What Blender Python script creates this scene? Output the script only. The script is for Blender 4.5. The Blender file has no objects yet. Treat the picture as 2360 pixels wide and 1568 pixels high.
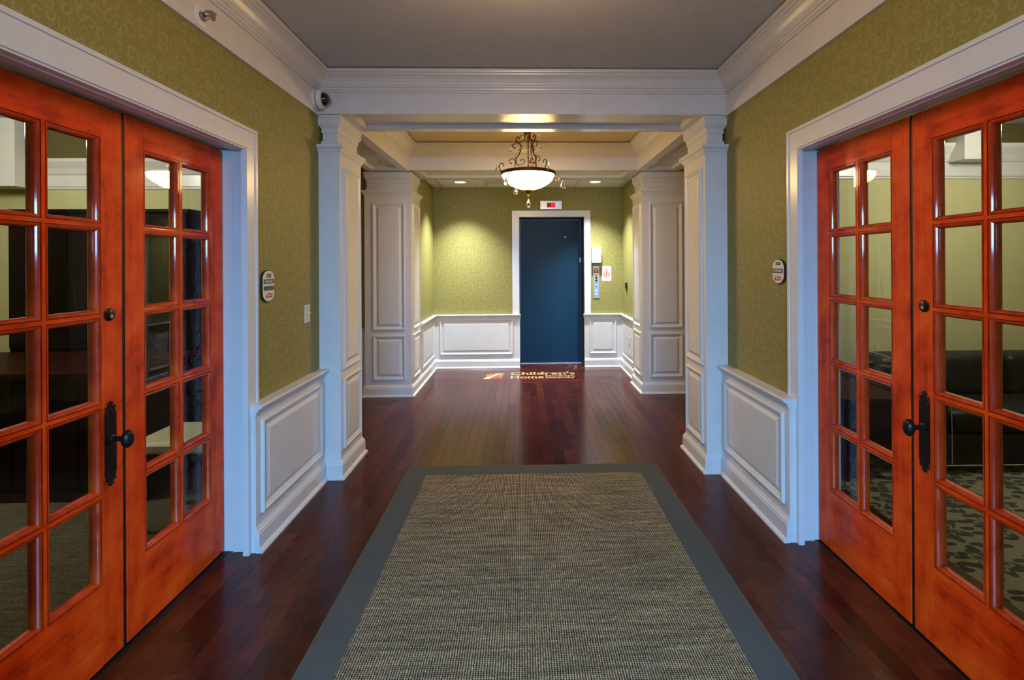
import bpy, math, random
from mathutils import Vector, Matrix

# ------------------------------------------------------------------ camera, world, lights, exposure
scene = bpy.context.scene
COL = scene.collection
random.seed(7)
cam_data = bpy.data.cameras.new('camera')
cam = bpy.data.objects.new('camera', cam_data); COL.objects.link(cam)
cam_data.sensor_fit = 'HORIZONTAL'; cam_data.sensor_width = 36.0
cam_data.lens = 36.0 * 1114.0 / 2360.0
cam_data.shift_x = -(1231.2 - 1180.0) / 2360.0
cam_data.shift_y = -(784.0 - 608.1) / 2360.0
cam_data.clip_start = 0.02
cam.matrix_world = Matrix.Translation((0, 0, 1.45)) @ Matrix.Rotation(-0.0242, 4, 'Z') @ Matrix.Rotation(math.pi / 2, 4, 'X') @ Matrix.Rotation(-0.00544, 4, 'Z')
scene.camera = cam
scene.view_settings.view_transform = 'Standard'
scene.view_settings.look = 'None'
scene.view_settings.gamma = 1.0
scene.view_settings.use_curve_mapping = False
scene.view_settings.exposure = 0.13
scene.cycles.use_denoising = True
scene.cycles.max_bounces = 6
scene.cycles.diffuse_bounces = 3
scene.cycles.glossy_bounces = 2
scene.cycles.transmission_bounces = 5
scene.cycles.transparent_max_bounces = 8
scene.cycles.caustics_reflective = False
scene.cycles.caustics_refractive = False
scene.cycles.use_adaptive_sampling = True
scene.cycles.adaptive_threshold = 0.08
scene.cycles.adaptive_min_samples = 12
scene.cycles.sample_clamp_indirect = 6.0

world = bpy.data.worlds.new('sky'); scene.world = world
world.use_nodes = True
bg = world.node_tree.nodes['Background']
bg.inputs[0].default_value = (0.45, 0.62, 1.0, 1); bg.inputs[1].default_value = 0.25

def lamp(name, kind, loc, energy, color, rot=(0, 0, 0), **kw):
    d = bpy.data.lights.new(name, kind); d.energy = energy; d.color = color
    for k, v in kw.items(): setattr(d, k, v)
    o = bpy.data.objects.new(name, d); COL.objects.link(o); o.location = loc; o.rotation_euler = rot
    return o
# daylight that comes in through the glazed entrance behind the camera
lamp('entrance_daylight', 'AREA', (0.02, -3.6, 3.0), 2350.0, (0.20, 0.52, 1.0), (math.pi / 2, 0, 0), shape='RECTANGLE', size=4.5, size_y=2.8)
WARM = (1.0, 0.62, 0.24)

# ------------------------------------------------------------------ materials
MATS = {}
class NT:
    def __init__(s, name):
        s.m = bpy.data.materials.new(name); s.m.use_nodes = True
        s.t = s.m.node_tree; s.b = s.t.nodes['Principled BSDF']; s.out = s.t.nodes['Material Output']
        MATS[name] = s.m
    def n(s, typ, **kw):
        nd = s.t.nodes.new(typ)
        for k, v in kw.items():
            if k == 'ins':
                for i, val in v.items():
                    if isinstance(val, bpy.types.NodeSocket): s.t.links.new(val, nd.inputs[i])
                    else: nd.inputs[i].default_value = val
            else: setattr(nd, k, v)
        return nd
    def math(s, op, a, b=0.0, c=None, clamp=False):
        ins = {0: a, 1: b}
        if c is not None: ins[2] = c
        return s.n('ShaderNodeMath', operation=op, use_clamp=clamp, ins=ins).outputs[0]
    def vmath(s, op, a, b=(0, 0, 0)):
        return s.n('ShaderNodeVectorMath', operation=op, ins={0: a, 1: b})
    def mix(s, f, a, b):
        nd = s.t.nodes.new('ShaderNodeMix'); nd.data_type = 'RGBA'
        for i, v in ((0, f), (6, a), (7, b)):
            if isinstance(v, bpy.types.NodeSocket): s.t.links.new(v, nd.inputs[i])
            else: nd.inputs[i].default_value = v if not isinstance(v, tuple) else (v + (1,))[:4]
        return nd.outputs[2]
    def ramp(s, f, *stops):
        nd = s.t.nodes.new('ShaderNodeValToRGB'); s.t.links.new(f, nd.inputs[0])
        el = nd.color_ramp.elements
        while len(el) < len(stops): el.new(0.5)
        for e, (p, c) in zip(el, stops): e.position = p; e.color = (c + (1,))[:4] if isinstance(c, tuple) else (c, c, c, 1)
        return nd.outputs[0]
    def obj(s): return s.n('ShaderNodeTexCoord').outputs['Object']
    def geo(s): return s.n('ShaderNodeNewGeometry').outputs['Position']
    def noise(s, vec, scale, detail=3.0, rough=0.5, stretch=None):
        if stretch: vec = s.vmath('MULTIPLY', vec, stretch).outputs[0]
        return s.n('ShaderNodeTexNoise', ins={'Vector': vec, 'Scale': scale, 'Detail': detail, 'Roughness': rough}).outputs[0]
    def set(s, **kw):
        for k, v in kw.items():
            k = k.replace('_', ' ')
            if isinstance(v, bpy.types.NodeSocket): s.t.links.new(v, s.b.inputs[k])
            else: s.b.inputs[k].default_value = (v + (1,))[:4] if isinstance(v, tuple) else v
        return s
    def bump(s, h, strength=0.2, dist=0.002):
        nd = s.n('ShaderNodeBump', ins={'Strength': strength, 'Distance': dist, 'Height': h})
        s.t.links.new(nd.outputs[0], s.b.inputs['Normal'])

def plain(name, col, rough=0.5, metal=0.0, coat=0.0, emit=None, estr=0.0, bumpy=None, spec=0.5):
    m = NT(name); m.set(Roughness=rough, Metallic=metal, Coat_Weight=coat, Specular_IOR_Level=spec)
    f = m.noise(m.obj(), 9.0, 2.0)
    m.set(Base_Color=m.mix(f, tuple(c * 0.94 for c in col), tuple(min(1, c * 1.06) for c in col)))
    if emit: m.set(Emission_Color=emit, Emission_Strength=estr)
    if bumpy: m.bump(m.noise(m.obj(), bumpy[0], 3.0), bumpy[1], 0.001)
    return m.m

plain('trim_white', (0.66, 0.645, 0.62), 0.27, bumpy=(60.0, 0.03))
plain('ceiling_paint', (0.55, 0.56, 0.57), 0.75, bumpy=(220.0, 0.12))
plain('coffer_paint', (0.62, 0.50, 0.26), 0.7, bumpy=(220.0, 0.1))
plain('room_wall_paint', (0.50, 0.47, 0.23), 0.8, bumpy=(150.0, 0.1))
plain('tray_olive_shaded', (0.085, 0.070, 0.018), 0.85)  # olive darkened in the colour for the shade above the white band
plain('elevator_steel', (0.003, 0.033, 0.074), 0.5, bumpy=(40.0, 0.05)).node_tree.nodes['Principled BSDF'].inputs['Specular IOR Level'].default_value = 0.25
plain('elevator_frame', (0.02, 0.035, 0.045), 0.5)
plain('brushed_steel', (0.55, 0.58, 0.64), 0.35, 0.85)
plain('box_steel', (0.80, 0.82, 0.86), 0.4, 0.2)
plain('black_bronze', (0.018, 0.013, 0.012), 0.34, 0.6)
plain('dark_bronze', (0.10, 0.05, 0.025), 0.42, 0.75)
plain('black_leather', (0.005, 0.0065, 0.0065), 0.5, spec=0.3, bumpy=(300.0, 0.15))
plain('black_wood', (0.0035, 0.0025, 0.0025), 0.45, spec=0.06)
plain('cherry_dark', (0.022, 0.004, 0.003), 0.4, spec=0.06)
plain('cream_leather', (0.62, 0.60, 0.40), 0.5)
plain('piping', (0.55, 0.45, 0.33), 0.6)
plain('chrome', (0.8, 0.8, 0.8), 0.12, 1.0)
plain('brass', (0.8, 0.55, 0.2), 0.25, 1.0)
plain('plastic_white', (0.72, 0.70, 0.66), 0.4)
plain('plastic_almond', (0.62, 0.55, 0.42), 0.4)
plain('plastic_black', (0.01, 0.01, 0.012), 0.25)
plain('dome_black', (0.004, 0.004, 0.006), 0.04, coat=1.0)
plain('sign_face', (0.74, 0.66, 0.52), 0.5)
plain('sign_edge', (0.012, 0.01, 0.014), 0.5)
plain('sign_bar', (0.075, 0.09, 0.08), 0.5)
plain('ink_black', (0.01, 0.01, 0.01), 0.6)
plain('ink_red', (0.55, 0.06, 0.04), 0.6)
plain('ink_yellow', (0.75, 0.5, 0.03), 0.6)
plain('ink_purple', (0.22, 0.08, 0.2), 0.6)
plain('paper', (0.86, 0.86, 0.84), 0.7)
plain('sprinkler_metal', (0.45, 0.43, 0.42), 0.3, 0.8)
plain('sprinkler_bulb', (0.25, 0.01, 0.01), 0.1)
plain('ceiling_tile_white', (0.74, 0.73, 0.66), 0.85, bumpy=(160.0, 0.2))
plain('grid_white', (0.50, 0.50, 0.44), 0.6)
plain('vent_white', (0.55, 0.54, 0.48), 0.6)
plain('rug_border_cloth', (0.055, 0.064, 0.063), 0.9, bumpy=(900.0, 0.4))
plain('rug_binding', (0.075, 0.07, 0.035), 0.9)
plain('logo_gold', (0.60, 0.38, 0.14), 0.35)
plain('logo_orange', (0.42, 0.12, 0.035), 0.4)
plain('logo_dark', (0.30, 0.065, 0.02), 0.4)
plain('subfloor', (0.03, 0.012, 0.008), 0.6)
plain('threshold_shade', (0.006, 0.004, 0.004), 0.5)  # near-black colour stands for shade at the door foot and leaf gap
plain('asphalt_outside', (0.10, 0.10, 0.10), 0.9)
plain('lens_glow', (1, 1, 1), 0.5, emit=(1.0, 0.95, 0.82), estr=9.0)
plain('added_room_glow', (1, 1, 1), 0.5, emit=(1.0, 0.93, 0.8), estr=7.0)
plain('foyer_glow', (1, 1, 1), 0.5, emit=(1.0, 0.75, 0.42), estr=4.0)
plain('bowl_glow', (1, 0.92, 0.75), 0.4, emit=(1.0, 0.64, 0.25), estr=58.0)
plain('display_dark', (0.1, 0.002, 0.004), 0.2, emit=(0.5, 0.0, 0.01), estr=0.25)
plain('display_red', (0.2, 0.01, 0.01), 0.2, emit=(1.0, 0.0, 0.03), estr=1.3)
plain('button_white', (0.85, 0.87, 0.9), 0.3)

# thin window glass: clear with Fresnel reflection
m = NT('pane_glass'); m.t.nodes.remove(m.b)
tr = m.n('ShaderNodeBsdfTransparent', ins={0: (0.93, 0.95, 0.92, 1)})
gl = m.n('ShaderNodeBsdfGlossy', ins={'Color': (1, 1, 1, 1), 'Roughness': 0.0})
bf_ = m.n('ShaderNodeNewGeometry').outputs['Backfacing']
fr = m.n('ShaderNodeFresnel', ins={'IOR': m.math('SUBTRACT', 1.26, m.math('MULTIPLY', bf_, 1.26 - 1 / 1.26))})
bm_ = m.n('ShaderNodeBump', ins={'Strength': 0.03, 'Distance': 0.004, 'Height': m.noise(m.geo(), 9.0, 1.0)})
m.t.links.new(bm_.outputs[0], gl.inputs['Normal'])
mx = m.n('ShaderNodeMixShader', ins={0: fr.outputs[0], 1: tr.outputs[0], 2: gl.outputs[0]})
m.t.links.new(mx.outputs[0], m.out.inputs[0])
m = NT('crystal'); m.set(Base_Color=(1.0, 0.97, 0.88), Roughness=0.02, Transmission_Weight=1.0, IOR=1.5)
f = m.noise(m.obj(), 30.0, 1.0); m.bump(f, 0.3, 0.01)

def wallpaper(name, base, light):
    m = NT(name); p = m.geo()
    sep = m.n('ShaderNodeSeparateXYZ', ins={0: p}).outputs
    u = m.math('ADD', sep[0], sep[1]); v = sep[2]
    masks = []
    for sc, r0, w, off in ((21.0, 0.30, 0.085, 0.0), (33.0, 0.31, 0.11, 3.7)):
        vec = m.n('ShaderNodeCombineXYZ', ins={0: m.math('ADD', u, off), 1: m.math('MULTIPLY', v, 0.82), 2: 0.0}).outputs[0]
        vo = m.n('ShaderNodeTexVoronoi', voronoi_dimensions='2D', ins={'Vector': vec, 'Scale': sc, 'Randomness': 0.72})
        d = m.vmath('SUBTRACT', vec, vo.outputs['Position']).outputs[0]
        ds = m.n('ShaderNodeSeparateXYZ', ins={0: d}).outputs
        ang = m.math('ARCTAN2', ds[1], ds[0])
        rnd = m.n('ShaderNodeSeparateColor', ins={0: vo.outputs['Color']}).outputs
        ang2 = m.math('ADD', ang, m.math('MULTIPLY', rnd[0], 6.28))
        # spiral scroll: the radius grows with the angle
        fr_ = m.math('FRACT', m.math('MULTIPLY', ang2, 0.15915))
        rr = m.math('ADD', m.math('MULTIPLY', fr_, 0.22), r0 - 0.12)
        e = m.math('ABSOLUTE', m.math('SUBTRACT', vo.outputs['Distance'], rr))
        mask = m.math('SUBTRACT', 1.0, m.math('DIVIDE', e, w), clamp=True)
        mask = m.math('MULTIPLY', mask, m.math('LESS_THAN', fr_, 0.78))
        masks.append(m.math('SMOOTH_MIN', m.math('MULTIPLY', mask, 2.2), 1.0, 0.2))
    a = m.math('MAXIMUM', masks[0], m.math('MULTIPLY', masks[1], 0.6), clamp=True)
    fine = m.noise(p, 260.0, 2.0)
    a = m.math('MULTIPLY', a, m.math('ADD', 0.65, m.math('MULTIPLY', fine, 0.5)), clamp=True)
    c = m.mix(a, base, light)
    c = m.mix(m.math('MULTIPLY', m.noise(p, 600.0, 1.0), 0.3), c, tuple(x * 0.7 for x in base))
    m.set(Base_Color=c, Roughness=0.62)
    m.bump(m.math('ADD', a, m.math('MULTIPLY', fine, 0.4)), 0.12, 0.001)
wallpaper('wallpaper', (0.245, 0.212, 0.048), (0.340, 0.300, 0.090))

def wood(name, horiz, dark=1.0):
    m = NT(name); p = m.obj()
    st = (0.6, 6.0, 6.0) if horiz else (6.0, 6.0, 0.6)
    blot = m.noise(p, 7.0, 4.0, 0.6)
    g = m.noise(p, 5.0, 6.0, 0.65, st)
    c = m.ramp(m.math('ADD', m.math('MULTIPLY', blot, 0.65), m.math('MULTIPLY', g, 0.45)), (0.37, (0.34 * dark, 0.018 * dark, 0.001)), (0.53, (0.85 * dark, 0.064 * dark, 0.004)), (0.68, (1.0 * dark, 0.125 * dark, 0.008)))
    fine = m.noise(p, 60.0, 3.0, 0.6, (0.25, 3.0, 3.0) if horiz else (3.0, 3.0, 0.25))
    c = m.mix(m.math('MULTIPLY', fine, 0.35), c, (0.38 * dark, 0.024 * dark, 0.003))
    m.set(Base_Color=c, Roughness=0.5, Coat_Weight=0.25, Coat_Roughness=0.12, Specular_IOR_Level=0.1)
    if dark < 1: m.set(Coat_Weight=1.0, Coat_Roughness=0.07)
    m.bump(fine, 0.05, 0.001)
wood('door_wood', False); wood('door_wood_cross', True); wood('door_wood_bead', False, 0.72)

def planks(name, cross):
    m = NT(name); p = m.geo()
    info = m.n('ShaderNodeObjectInfo').outputs['Random']
    st = (0.5, 9.0, 1.0) if cross else (9.0, 0.5, 1.0)
    off = m.vmath('ADD', p, m.n('ShaderNodeCombineXYZ', ins={0: m.math('MULTIPLY', info, 17.0), 1: m.math('MULTIPLY', info, 31.0), 2: info}).outputs[0]).outputs[0]
    blot = m.noise(off, 9.0, 4.0, 0.6); g = m.noise(off, 14.0, 5.0, 0.65, st)
    f = m.math('ADD', m.math('MULTIPLY', blot, 0.45), m.math('MULTIPLY', g, 0.35))
    f = m.math('ADD', f, m.math('MULTIPLY', m.math('SUBTRACT', info, 0.5), 0.19))
    c = m.ramp(f, (0.22, (0.019, 0.0034, 0.0017)), (0.42, (0.066, 0.0108, 0.0043)), (0.70, (0.140, 0.029, 0.0095)))
    m.set(Base_Color=c, Roughness=m.math('ADD', 0.15, m.math('MULTIPLY', g, 0.12)), Specular_IOR_Level=0.30)
    m.bump(g, 0.05, 0.001)
planks('floor_wood', False); planks('floor_wood_cross', True)

m = NT('rug_weave'); p = m.obj(); s3 = m.n('ShaderNodeSeparateXYZ', ins={0: p}).outputs
row = m.math('FLOOR', m.math('MULTIPLY', s3[1], 118.0))
stag = m.math('MULTIPLY', m.math('MODULO', row, 2.0), 0.0)
cell_u = m.math('ABSOLUTE', m.math('SINE', m.math('MULTIPLY', m.math('ADD', m.math('MULTIPLY', s3[0], 104.0), m.math('ADD', stag, m.math('MULTIPLY', m.noise(p, 40.0, 1.0), 0.35))), 3.14159)))
cell_v = m.math('ABSOLUTE', m.math('SINE', m.math('MULTIPLY', m.math('MULTIPLY', s3[1], 118.0), 3.14159)))
h = m.math('MULTIPLY', cell_u, m.math('ADD', 0.55, m.math('MULTIPLY', cell_v, 0.45)))
streak = m.noise(p, 1.0, 5.0, 0.7, (3.0, 42.0, 1.0))
cell = m.noise(p, 140.0, 1.0)
tone = m.math('ADD', m.math('MULTIPLY', h, 0.78), m.math('MULTIPLY', m.math('SUBTRACT', streak, 0.5), 0.95))
tone = m.math('ADD', tone, m.math('MULTIPLY', m.math('SUBTRACT', cell, 0.5), 0.7))
c = m.ramp(tone, (0.12, (0.027, 0.018, 0.008)), (0.50, (0.190, 0.150, 0.076)), (0.98, (0.63, 0.565, 0.36)))
m.set(Base_Color=c, Roughness=0.95); m.bump(h, 0.8, 0.004)

m = NT('office_carpet'); p = m.obj()
f = m.noise(p, 120.0, 2.0); g = m.noise(p, 6.0, 4.0, 0.6, (1.0, 9.0, 1.0))
m.set(Base_Color=m.ramp(m.math('ADD', m.math('MULTIPLY', f, 0.6), m.math('MULTIPLY', g, 0.4)), (0.35, (0.03, 0.025, 0.011)), (0.65, (0.16, 0.135, 0.075))), Roughness=0.95)

m = NT('lounge_carpet'); p = m.obj()
vo = m.n('ShaderNodeTexVoronoi', voronoi_dimensions='2D', ins={'Vector': p, 'Scale': 3.6, 'Randomness': 0.35})
d = m.vmath('SUBTRACT', p, vo.outputs['Position']).outputs[0]
ds = m.n('ShaderNodeSeparateXYZ', ins={0: d}).outputs
ang = m.math('ARCTAN2', ds[1], ds[0])
pet = m.math('ABSOLUTE', m.math('SINE', m.math('MULTIPLY', ang, 3.0)))
edge = m.math('ADD', m.math('MULTIPLY', pet, 0.36), 0.10)
inside = m.math('LESS_THAN', vo.outputs['Distance'], edge)
mid = m.math('LESS_THAN', m.math('ABSOLUTE', m.math('SUBTRACT', vo.outputs['Distance'], m.math('MULTIPLY', edge, 0.62))), 0.035)
core = m.math('LESS_THAN', vo.outputs['Distance'], 0.10)
mask = m.math('MAXIMUM', m.math('SUBTRACT', inside, mid, clamp=True), core)
vo2 = m.n('ShaderNodeTexVoronoi', voronoi_dimensions='2D', ins={'Vector': m.vmath('MULTIPLY', p, (1.0, 2.3, 1.0)).outputs[0], 'Scale': 7.0, 'Randomness': 0.9})
leaf = m.math('LESS_THAN', vo2.outputs['Distance'], 0.27)
mask = m.math('MAXIMUM', mask, leaf)
f = m.noise(p, 160.0, 2.0)
lightc = m.mix(f, (0.125, 0.115, 0.060), (0.25, 0.235, 0.14))
m.set(Base_Color=m.mix(m.math('MULTIPLY', mask, 0.93), lightc, (0.022, 0.020, 0.012)), Roughness=0.95)

for _n in ('lens_glow', 'added_room_glow', 'foyer_glow', 'display_dark', 'display_red'): MATS[_n].cycles.emission_sampling = 'NONE'

# ------------------------------------------------------------------ mesh helpers
class MB:
    def __init__(s, frame=None): s.v = []; s.f = []; s.fr = frame
    def add(s, pts, faces):
        o = len(s.v)
        if s.fr:
            O, r, u, n = s.fr
            pts = [O + r * a + u * b + n * c for a, b, c in pts]
        s.v += [tuple(p) for p in pts]; s.f += [tuple(i + o for i in f) for f in faces]
        return s
    def box(s, x0, x1, y0, y1, z0, z1):
        x0, x1 = sorted((x0, x1)); y0, y1 = sorted((y0, y1)); z0, z1 = sorted((z0, z1))
        return s.add([(x, y, z) for z in (z0, z1) for y in (y0, y1) for x in (x0, x1)],
                     [(0, 2, 3, 1), (4, 5, 7, 6), (0, 1, 5, 4), (2, 6, 7, 3), (0, 4, 6, 2), (1, 3, 7, 5)])
    def rings(s, rings, cap0=False, cap1=False, closed=True):
        """rings: lists of points of equal length, joined one to the next"""
        n = len(rings[0]); pts = [p for r in rings for p in r]; fc = []
        for k in range(len(rings) - 1):
            for i in range(n if closed else n - 1):
                j = (i + 1) % n
                fc.append((k * n + i, k * n + j, (k + 1) * n + j, (k + 1) * n + i))
        if cap0: fc.append(tuple(range(n))[::-1])
        if cap1: fc.append(tuple((len(rings) - 1) * n + i for i in range(n)))
        return s.add(pts, fc)
    def rect_col(s, x0, x1, y0, y1, prof, caps=True):
        """prof: (offset, z) list; a rectangle grown by the offset at every height"""
        return s.rings([[(x0 - u, y0 - u, z), (x1 + u, y0 - u, z), (x1 + u, y1 + u, z), (x0 - u, y1 + u, z)] for u, z in prof], caps, caps)
    def rect_plane(s, w, h, prof, cap=False):
        """in a frame: nested rectangles (inset, height)"""
        return s.rings([[(i, i, c), (w - i, i, c), (w - i, h - i, c), (i, h - i, c)] for i, c in prof], False, cap)
    def run(s, prof, A, B, n, mA=0, mB=0):
        """profile (out, z) swept from A to B (xy), n = outward unit vector; mA / mB = mitre per unit out"""
        A = Vector((A[0], A[1])); B = Vector((B[0], B[1])); d = (B - A).normalized(); n = Vector(n)
        ra = [(*(A + n * u + d * (mA * u)), z) for u, z in prof]; rb = [(*(B + n * u - d * (mB * u)), z) for u, z in prof]
        k = len(prof)
        left = d.x * n.y - d.y * n.x
        fc = [(i, (i + 1) % k, k + (i + 1) % k, k + i) for i in range(k)] + [tuple(range(k))[::-1], tuple(range(k, 2 * k))]
        return s.add(ra + rb, fc)
    def lathe(s, prof, seg=24, c=(0, 0, 0), axis='z', cap=True):
        rings = []
        for r, z in prof:
            ring = []
            for i in range(seg):
                a = 2 * math.pi * i / seg; x, y = r * math.cos(a), r * math.sin(a)
                if axis == 'z': ring.append((c[0] + x, c[1] + y, c[2] + z))
                elif axis == 'x': ring.append((c[0] + z, c[1] + x, c[2] + y))
                else: ring.append((c[0] + y, c[1] + z, c[2] + x))
            rings.append(ring)
        return s.rings(rings, cap, cap)
    def tube(s, path, r, seg=8, caps=True):
        P = [Vector(p) for p in path]; rings = []; up = Vector((0.123, 0.31, 0.94))
        R = r if isinstance(r, (list, tuple)) else [r] * len(P)
        for i, p in enumerate(P):
            d = (P[min(i + 1, len(P) - 1)] - P[max(i - 1, 0)]).normalized()
            a = d.cross(up)
            if a.length < 1e-3: a = d.cross(Vector((1, 0, 0)))
            a.normalize(); b = d.cross(a); b.normalize()
            up = b.cross(d) if False else up
            rings.append([p + (a * math.cos(2 * math.pi * k / seg) + b * math.sin(2 * math.pi * k / seg)) * R[i] for k in range(seg)])
        return s.rings(rings, caps, caps)
    def prism(s, poly, c0, c1):
        """in a frame: polygon (a, b) from height c0 to c1"""
        return s.rings([[(a, b, c0) for a, b in poly], [(a, b, c1) for a, b in poly]], True, True)
    def build(s, name, mat, parent=None, smooth=False, bevel=0.0, local=False, mesh_only=False):
        import bmesh
        me = bpy.data.meshes.new(name)
        v = s.v
        if parent is not None and not local:
            L = parent.location; v = [(p[0] - L.x, p[1] - L.y, p[2] - L.z) for p in v]
        me.from_pydata(v, [], s.f); me.materials.append(MATS[mat])
        bm = bmesh.new(); bm.from_mesh(me)
        bmesh.ops.recalc_face_normals(bm, faces=bm.faces[:]); bm.to_mesh(me); bm.free()
        if smooth:
            me.polygons.foreach_set('use_smooth', [True] * len(me.polygons))
            me.set_sharp_from_angle(angle=math.radians(38))
        if mesh_only: return me
        return link(name, me, parent, bevel)
def link(name, me, parent=None, bevel=0.0):
    o = bpy.data.objects.new(name, me); COL.objects.link(o); o.parent = parent
    if bevel:
        b = o.modifiers.new('bevel', 'BEVEL'); b.width = bevel; b.segments = 2; b.limit_method = 'ANGLE'; b.angle_limit = math.radians(40)
    return o
def tag(o, label=None, cat=None, group=None, kind=None):
    if label: o['label'] = label
    if cat: o['category'] = cat
    if group: o['group'] = group
    if kind: o['kind'] = kind
    return o
def thing(name, loc, label, cat, group=None, kind=None, rz=0.0):
    o = bpy.data.objects.new(name, None); COL.objects.link(o); o.location = loc; o.rotation_euler = (0, 0, rz)
    o.empty_display_size = 0.1
    bpy.context.view_layer.update()
    return tag(o, label, cat, group, kind)
def copy_tree(o, parent=None):
    c = o.copy(); COL.objects.link(c); c.parent = parent
    for ch in o.children: copy_tree(ch, c)
    return c
def curve(pts, per=6):
    """Catmull-Rom through points"""
    P = [Vector(p) for p in pts]; out = []
    for i in range(len(P) - 1):
        p0 = P[max(i - 1, 0)]; p1 = P[i]; p2 = P[i + 1]; p3 = P[min(i + 2, len(P) - 1)]
        for k in range(per):
            t = k / per
            out.append(0.5 * ((2 * p1) + (p2 - p0) * t + (2 * p0 - 5 * p1 + 4 * p2 - p3) * t * t + (3 * p1 - p0 - 3 * p2 + p3) * t ** 3))
    out.append(P[-1]); return out
X_, Y_, Z_ = Vector((1, 0, 0)), Vector((0, 1, 0)), Vector((0, 0, 1))
def face_px(O): return (Vector(O), Y_, Z_, X_)      # a surface facing +X (left-hand walls)
def face_nx(O): return (Vector(O), -Y_, Z_, -X_)    # facing -X
def face_ny(O): return (Vector(O), X_, Z_, -Y_)     # facing the camera
def face_up(O): return (Vector(O), X_, Y_, Z_)
def text_part(name, body, mat, fr, size, width=None, offset=0.0, depth=0.0008, align='CENTER', parent=None, local=False, serif=False):
    cu = bpy.data.curves.new(name, 'FONT'); cu.body = body; cu.size = size; cu.align_x = align; cu.offset = offset
    cu.extrude = 0.0 if serif else depth / 2; cu.resolution_u = 3
    t = bpy.data.objects.new(name, cu); COL.objects.link(t); bpy.context.view_layer.update()
    me = bpy.data.meshes.new_from_object(t.evaluated_get(bpy.context.evaluated_depsgraph_get()))
    bpy.data.objects.remove(t); bpy.data.curves.remove(cu)
    if serif:                       # slab feet and heads on the straight stems
        ys = [v.co.y for v in me.vertices]; b = []; cnt = {}
        for p in me.polygons:
            for ek in p.edge_keys: cnt[ek] = cnt.get(ek, 0) + 1
        for (i, j), c in cnt.items():
            p, q = me.vertices[i].co, me.vertices[j].co; w = abs(p.x - q.x)
            if c == 1 and abs(p.y - q.y) < 0.004 * size and 0.03 * size < w < 0.22 * size:
                up_ = sum(1 for v in me.vertices if min(p.x, q.x) - 1e-4 <= v.co.x <= max(p.x, q.x) + 1e-4 and v.co.y > p.y + 0.05 * size)
                t = 0.085 * size if p.y < 0.3 * size and up_ else -0.085 * size
                if p.y < -0.02 * size: continue
                b.append((min(p.x, q.x) - 0.055 * size, max(p.x, q.x) + 0.055 * size, min(p.y, p.y + t), max(p.y, p.y + t)))
        import bmesh
        bm = bmesh.new(); bm.from_mesh(me)
        for x0, x1, y0, y1 in b: bm.faces.new([bm.verts.new((x, y, 0.00012)) for x, y in ((x0, y0), (x1, y0), (x1, y1), (x0, y1))])
        g = bmesh.ops.extrude_face_region(bm, geom=bm.faces[:])
        for v in g['geom']:
            if isinstance(v, bmesh.types.BMVert): v.co.z += depth / 2
        bm.to_mesh(me); bm.free()
    xs = [v.co.x for v in me.vertices]; k = 1.0
    if width and xs: k = width / (max(xs) - min(xs))
    O, r, u, n = fr
    L = parent.location if (parent is not None and not local) else Vector((0, 0, 0))
    for v in me.vertices: v.co = O + r * (v.co.x * k) + u * v.co.y + n * (v.co.z + depth / 2) - L
    me.materials.clear(); me.materials.append(MATS[mat]); me.name = name
    return link(name, me, parent)

# ------------------------------------------------------------------ dimensions
WL, WR = -1.380, 1.418            # wallpaper planes of the hall
PL, PR = -1.347, 1.374            # wainscot faces
CEIL = 2.735; BEAM_Z = 2.466
YF = 3.300                        # front beam face
YE = 6.77                         # elevator wall
AL, AR = -1.235, 1.400            # alcove side walls
RAIL = 0.746
CROWN = [(0, 2.606), (0.012, 2.606), (0.013, 2.616), (0.022, 2.620), (0.024, 2.632), (0.033, 2.636), (0.036, 2.645), (0.041, 2.648),
         (0.046, 2.662), (0.058, 2.682), (0.076, 2.698), (0.084, 2.701), (0.086, 2.710), (0.098, 2.714), (0.100, 2.722), (0.100, CEIL), (0, CEIL)]
BASE = [(0, 0), (0.034, 0), (0.034, 0.008), (0.029, 0.017), (0.020, 0.021), (0.018, 0.024), (0.018, 0.094), (0.015, 0.100), (0.014, 0.108), (0.007, 0.116), (0.005, 0.124), (0, 0.126)]
def rail_prof(back): return [(-back, 0.690), (0, 0.690), (0.006, 0.694), (0.008, 0.706), (0.014, 0.712), (0.020, 0.724), (0.030, 0.727), (0.036, 0.732), (0.037, 0.741), (0.033, RAIL), (-back, RAIL)]
PANEL = [(0, 0), (0, 0.010), (0.005, 0.0165), (0.012, 0.0165), (0.017, 0.011), (0.026, 0.007), (0.033, 0.003), (0.034, 0)]
FIELD = [(0.046, 0.0), (0.048, 0.003), (0.062, 0.010), (0.066, 0.0115), (0.068, 0.0115)]
def panel(parent, fr, w, h, mat='trim_white'):
    MB(fr).rect_plane(w, h, PANEL).build('panel_molding', mat, parent)
    MB(fr).rect_plane(w, h, FIELD, True).build('raised_panel', mat, parent)

# ------------------------------------------------------------------ floor
floor = MB().box(-2.1, 2.15, -1.75, 7.45, -0.12, -0.004).build('floor', 'subfloor')
tag(floor, 'dark red-brown hardwood strip floor running down the hall', kind='structure')
RUG = (-0.803, 0.942, 0.55, 3.452)
PW = 0.0762
cache = {}
def plank_mesh(w, l, mat):
    key = (round(w, 4), round(l, 3), mat)
    if key not in cache:
        b = 0.0007
        cache[key] = MB().rings([[(0, 0, -0.004), (w, 0, -0.004), (w, l, -0.004), (0, l, -0.004)],
                                 [(0, 0, -b), (w, 0, -b), (w, l, -b), (0, l, -b)],
                                 [(b, b, 0), (w - b, b, 0), (w - b, l - b, 0), (b, l - b, 0)]], False, True).build('plank', mat, mesh_only=True)
    return cache[key]
items = []
x = -1.98; lens = (0.45, 0.60, 0.75, 0.90, 1.05, 1.25)
Y_CROSS = 5.872
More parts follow.
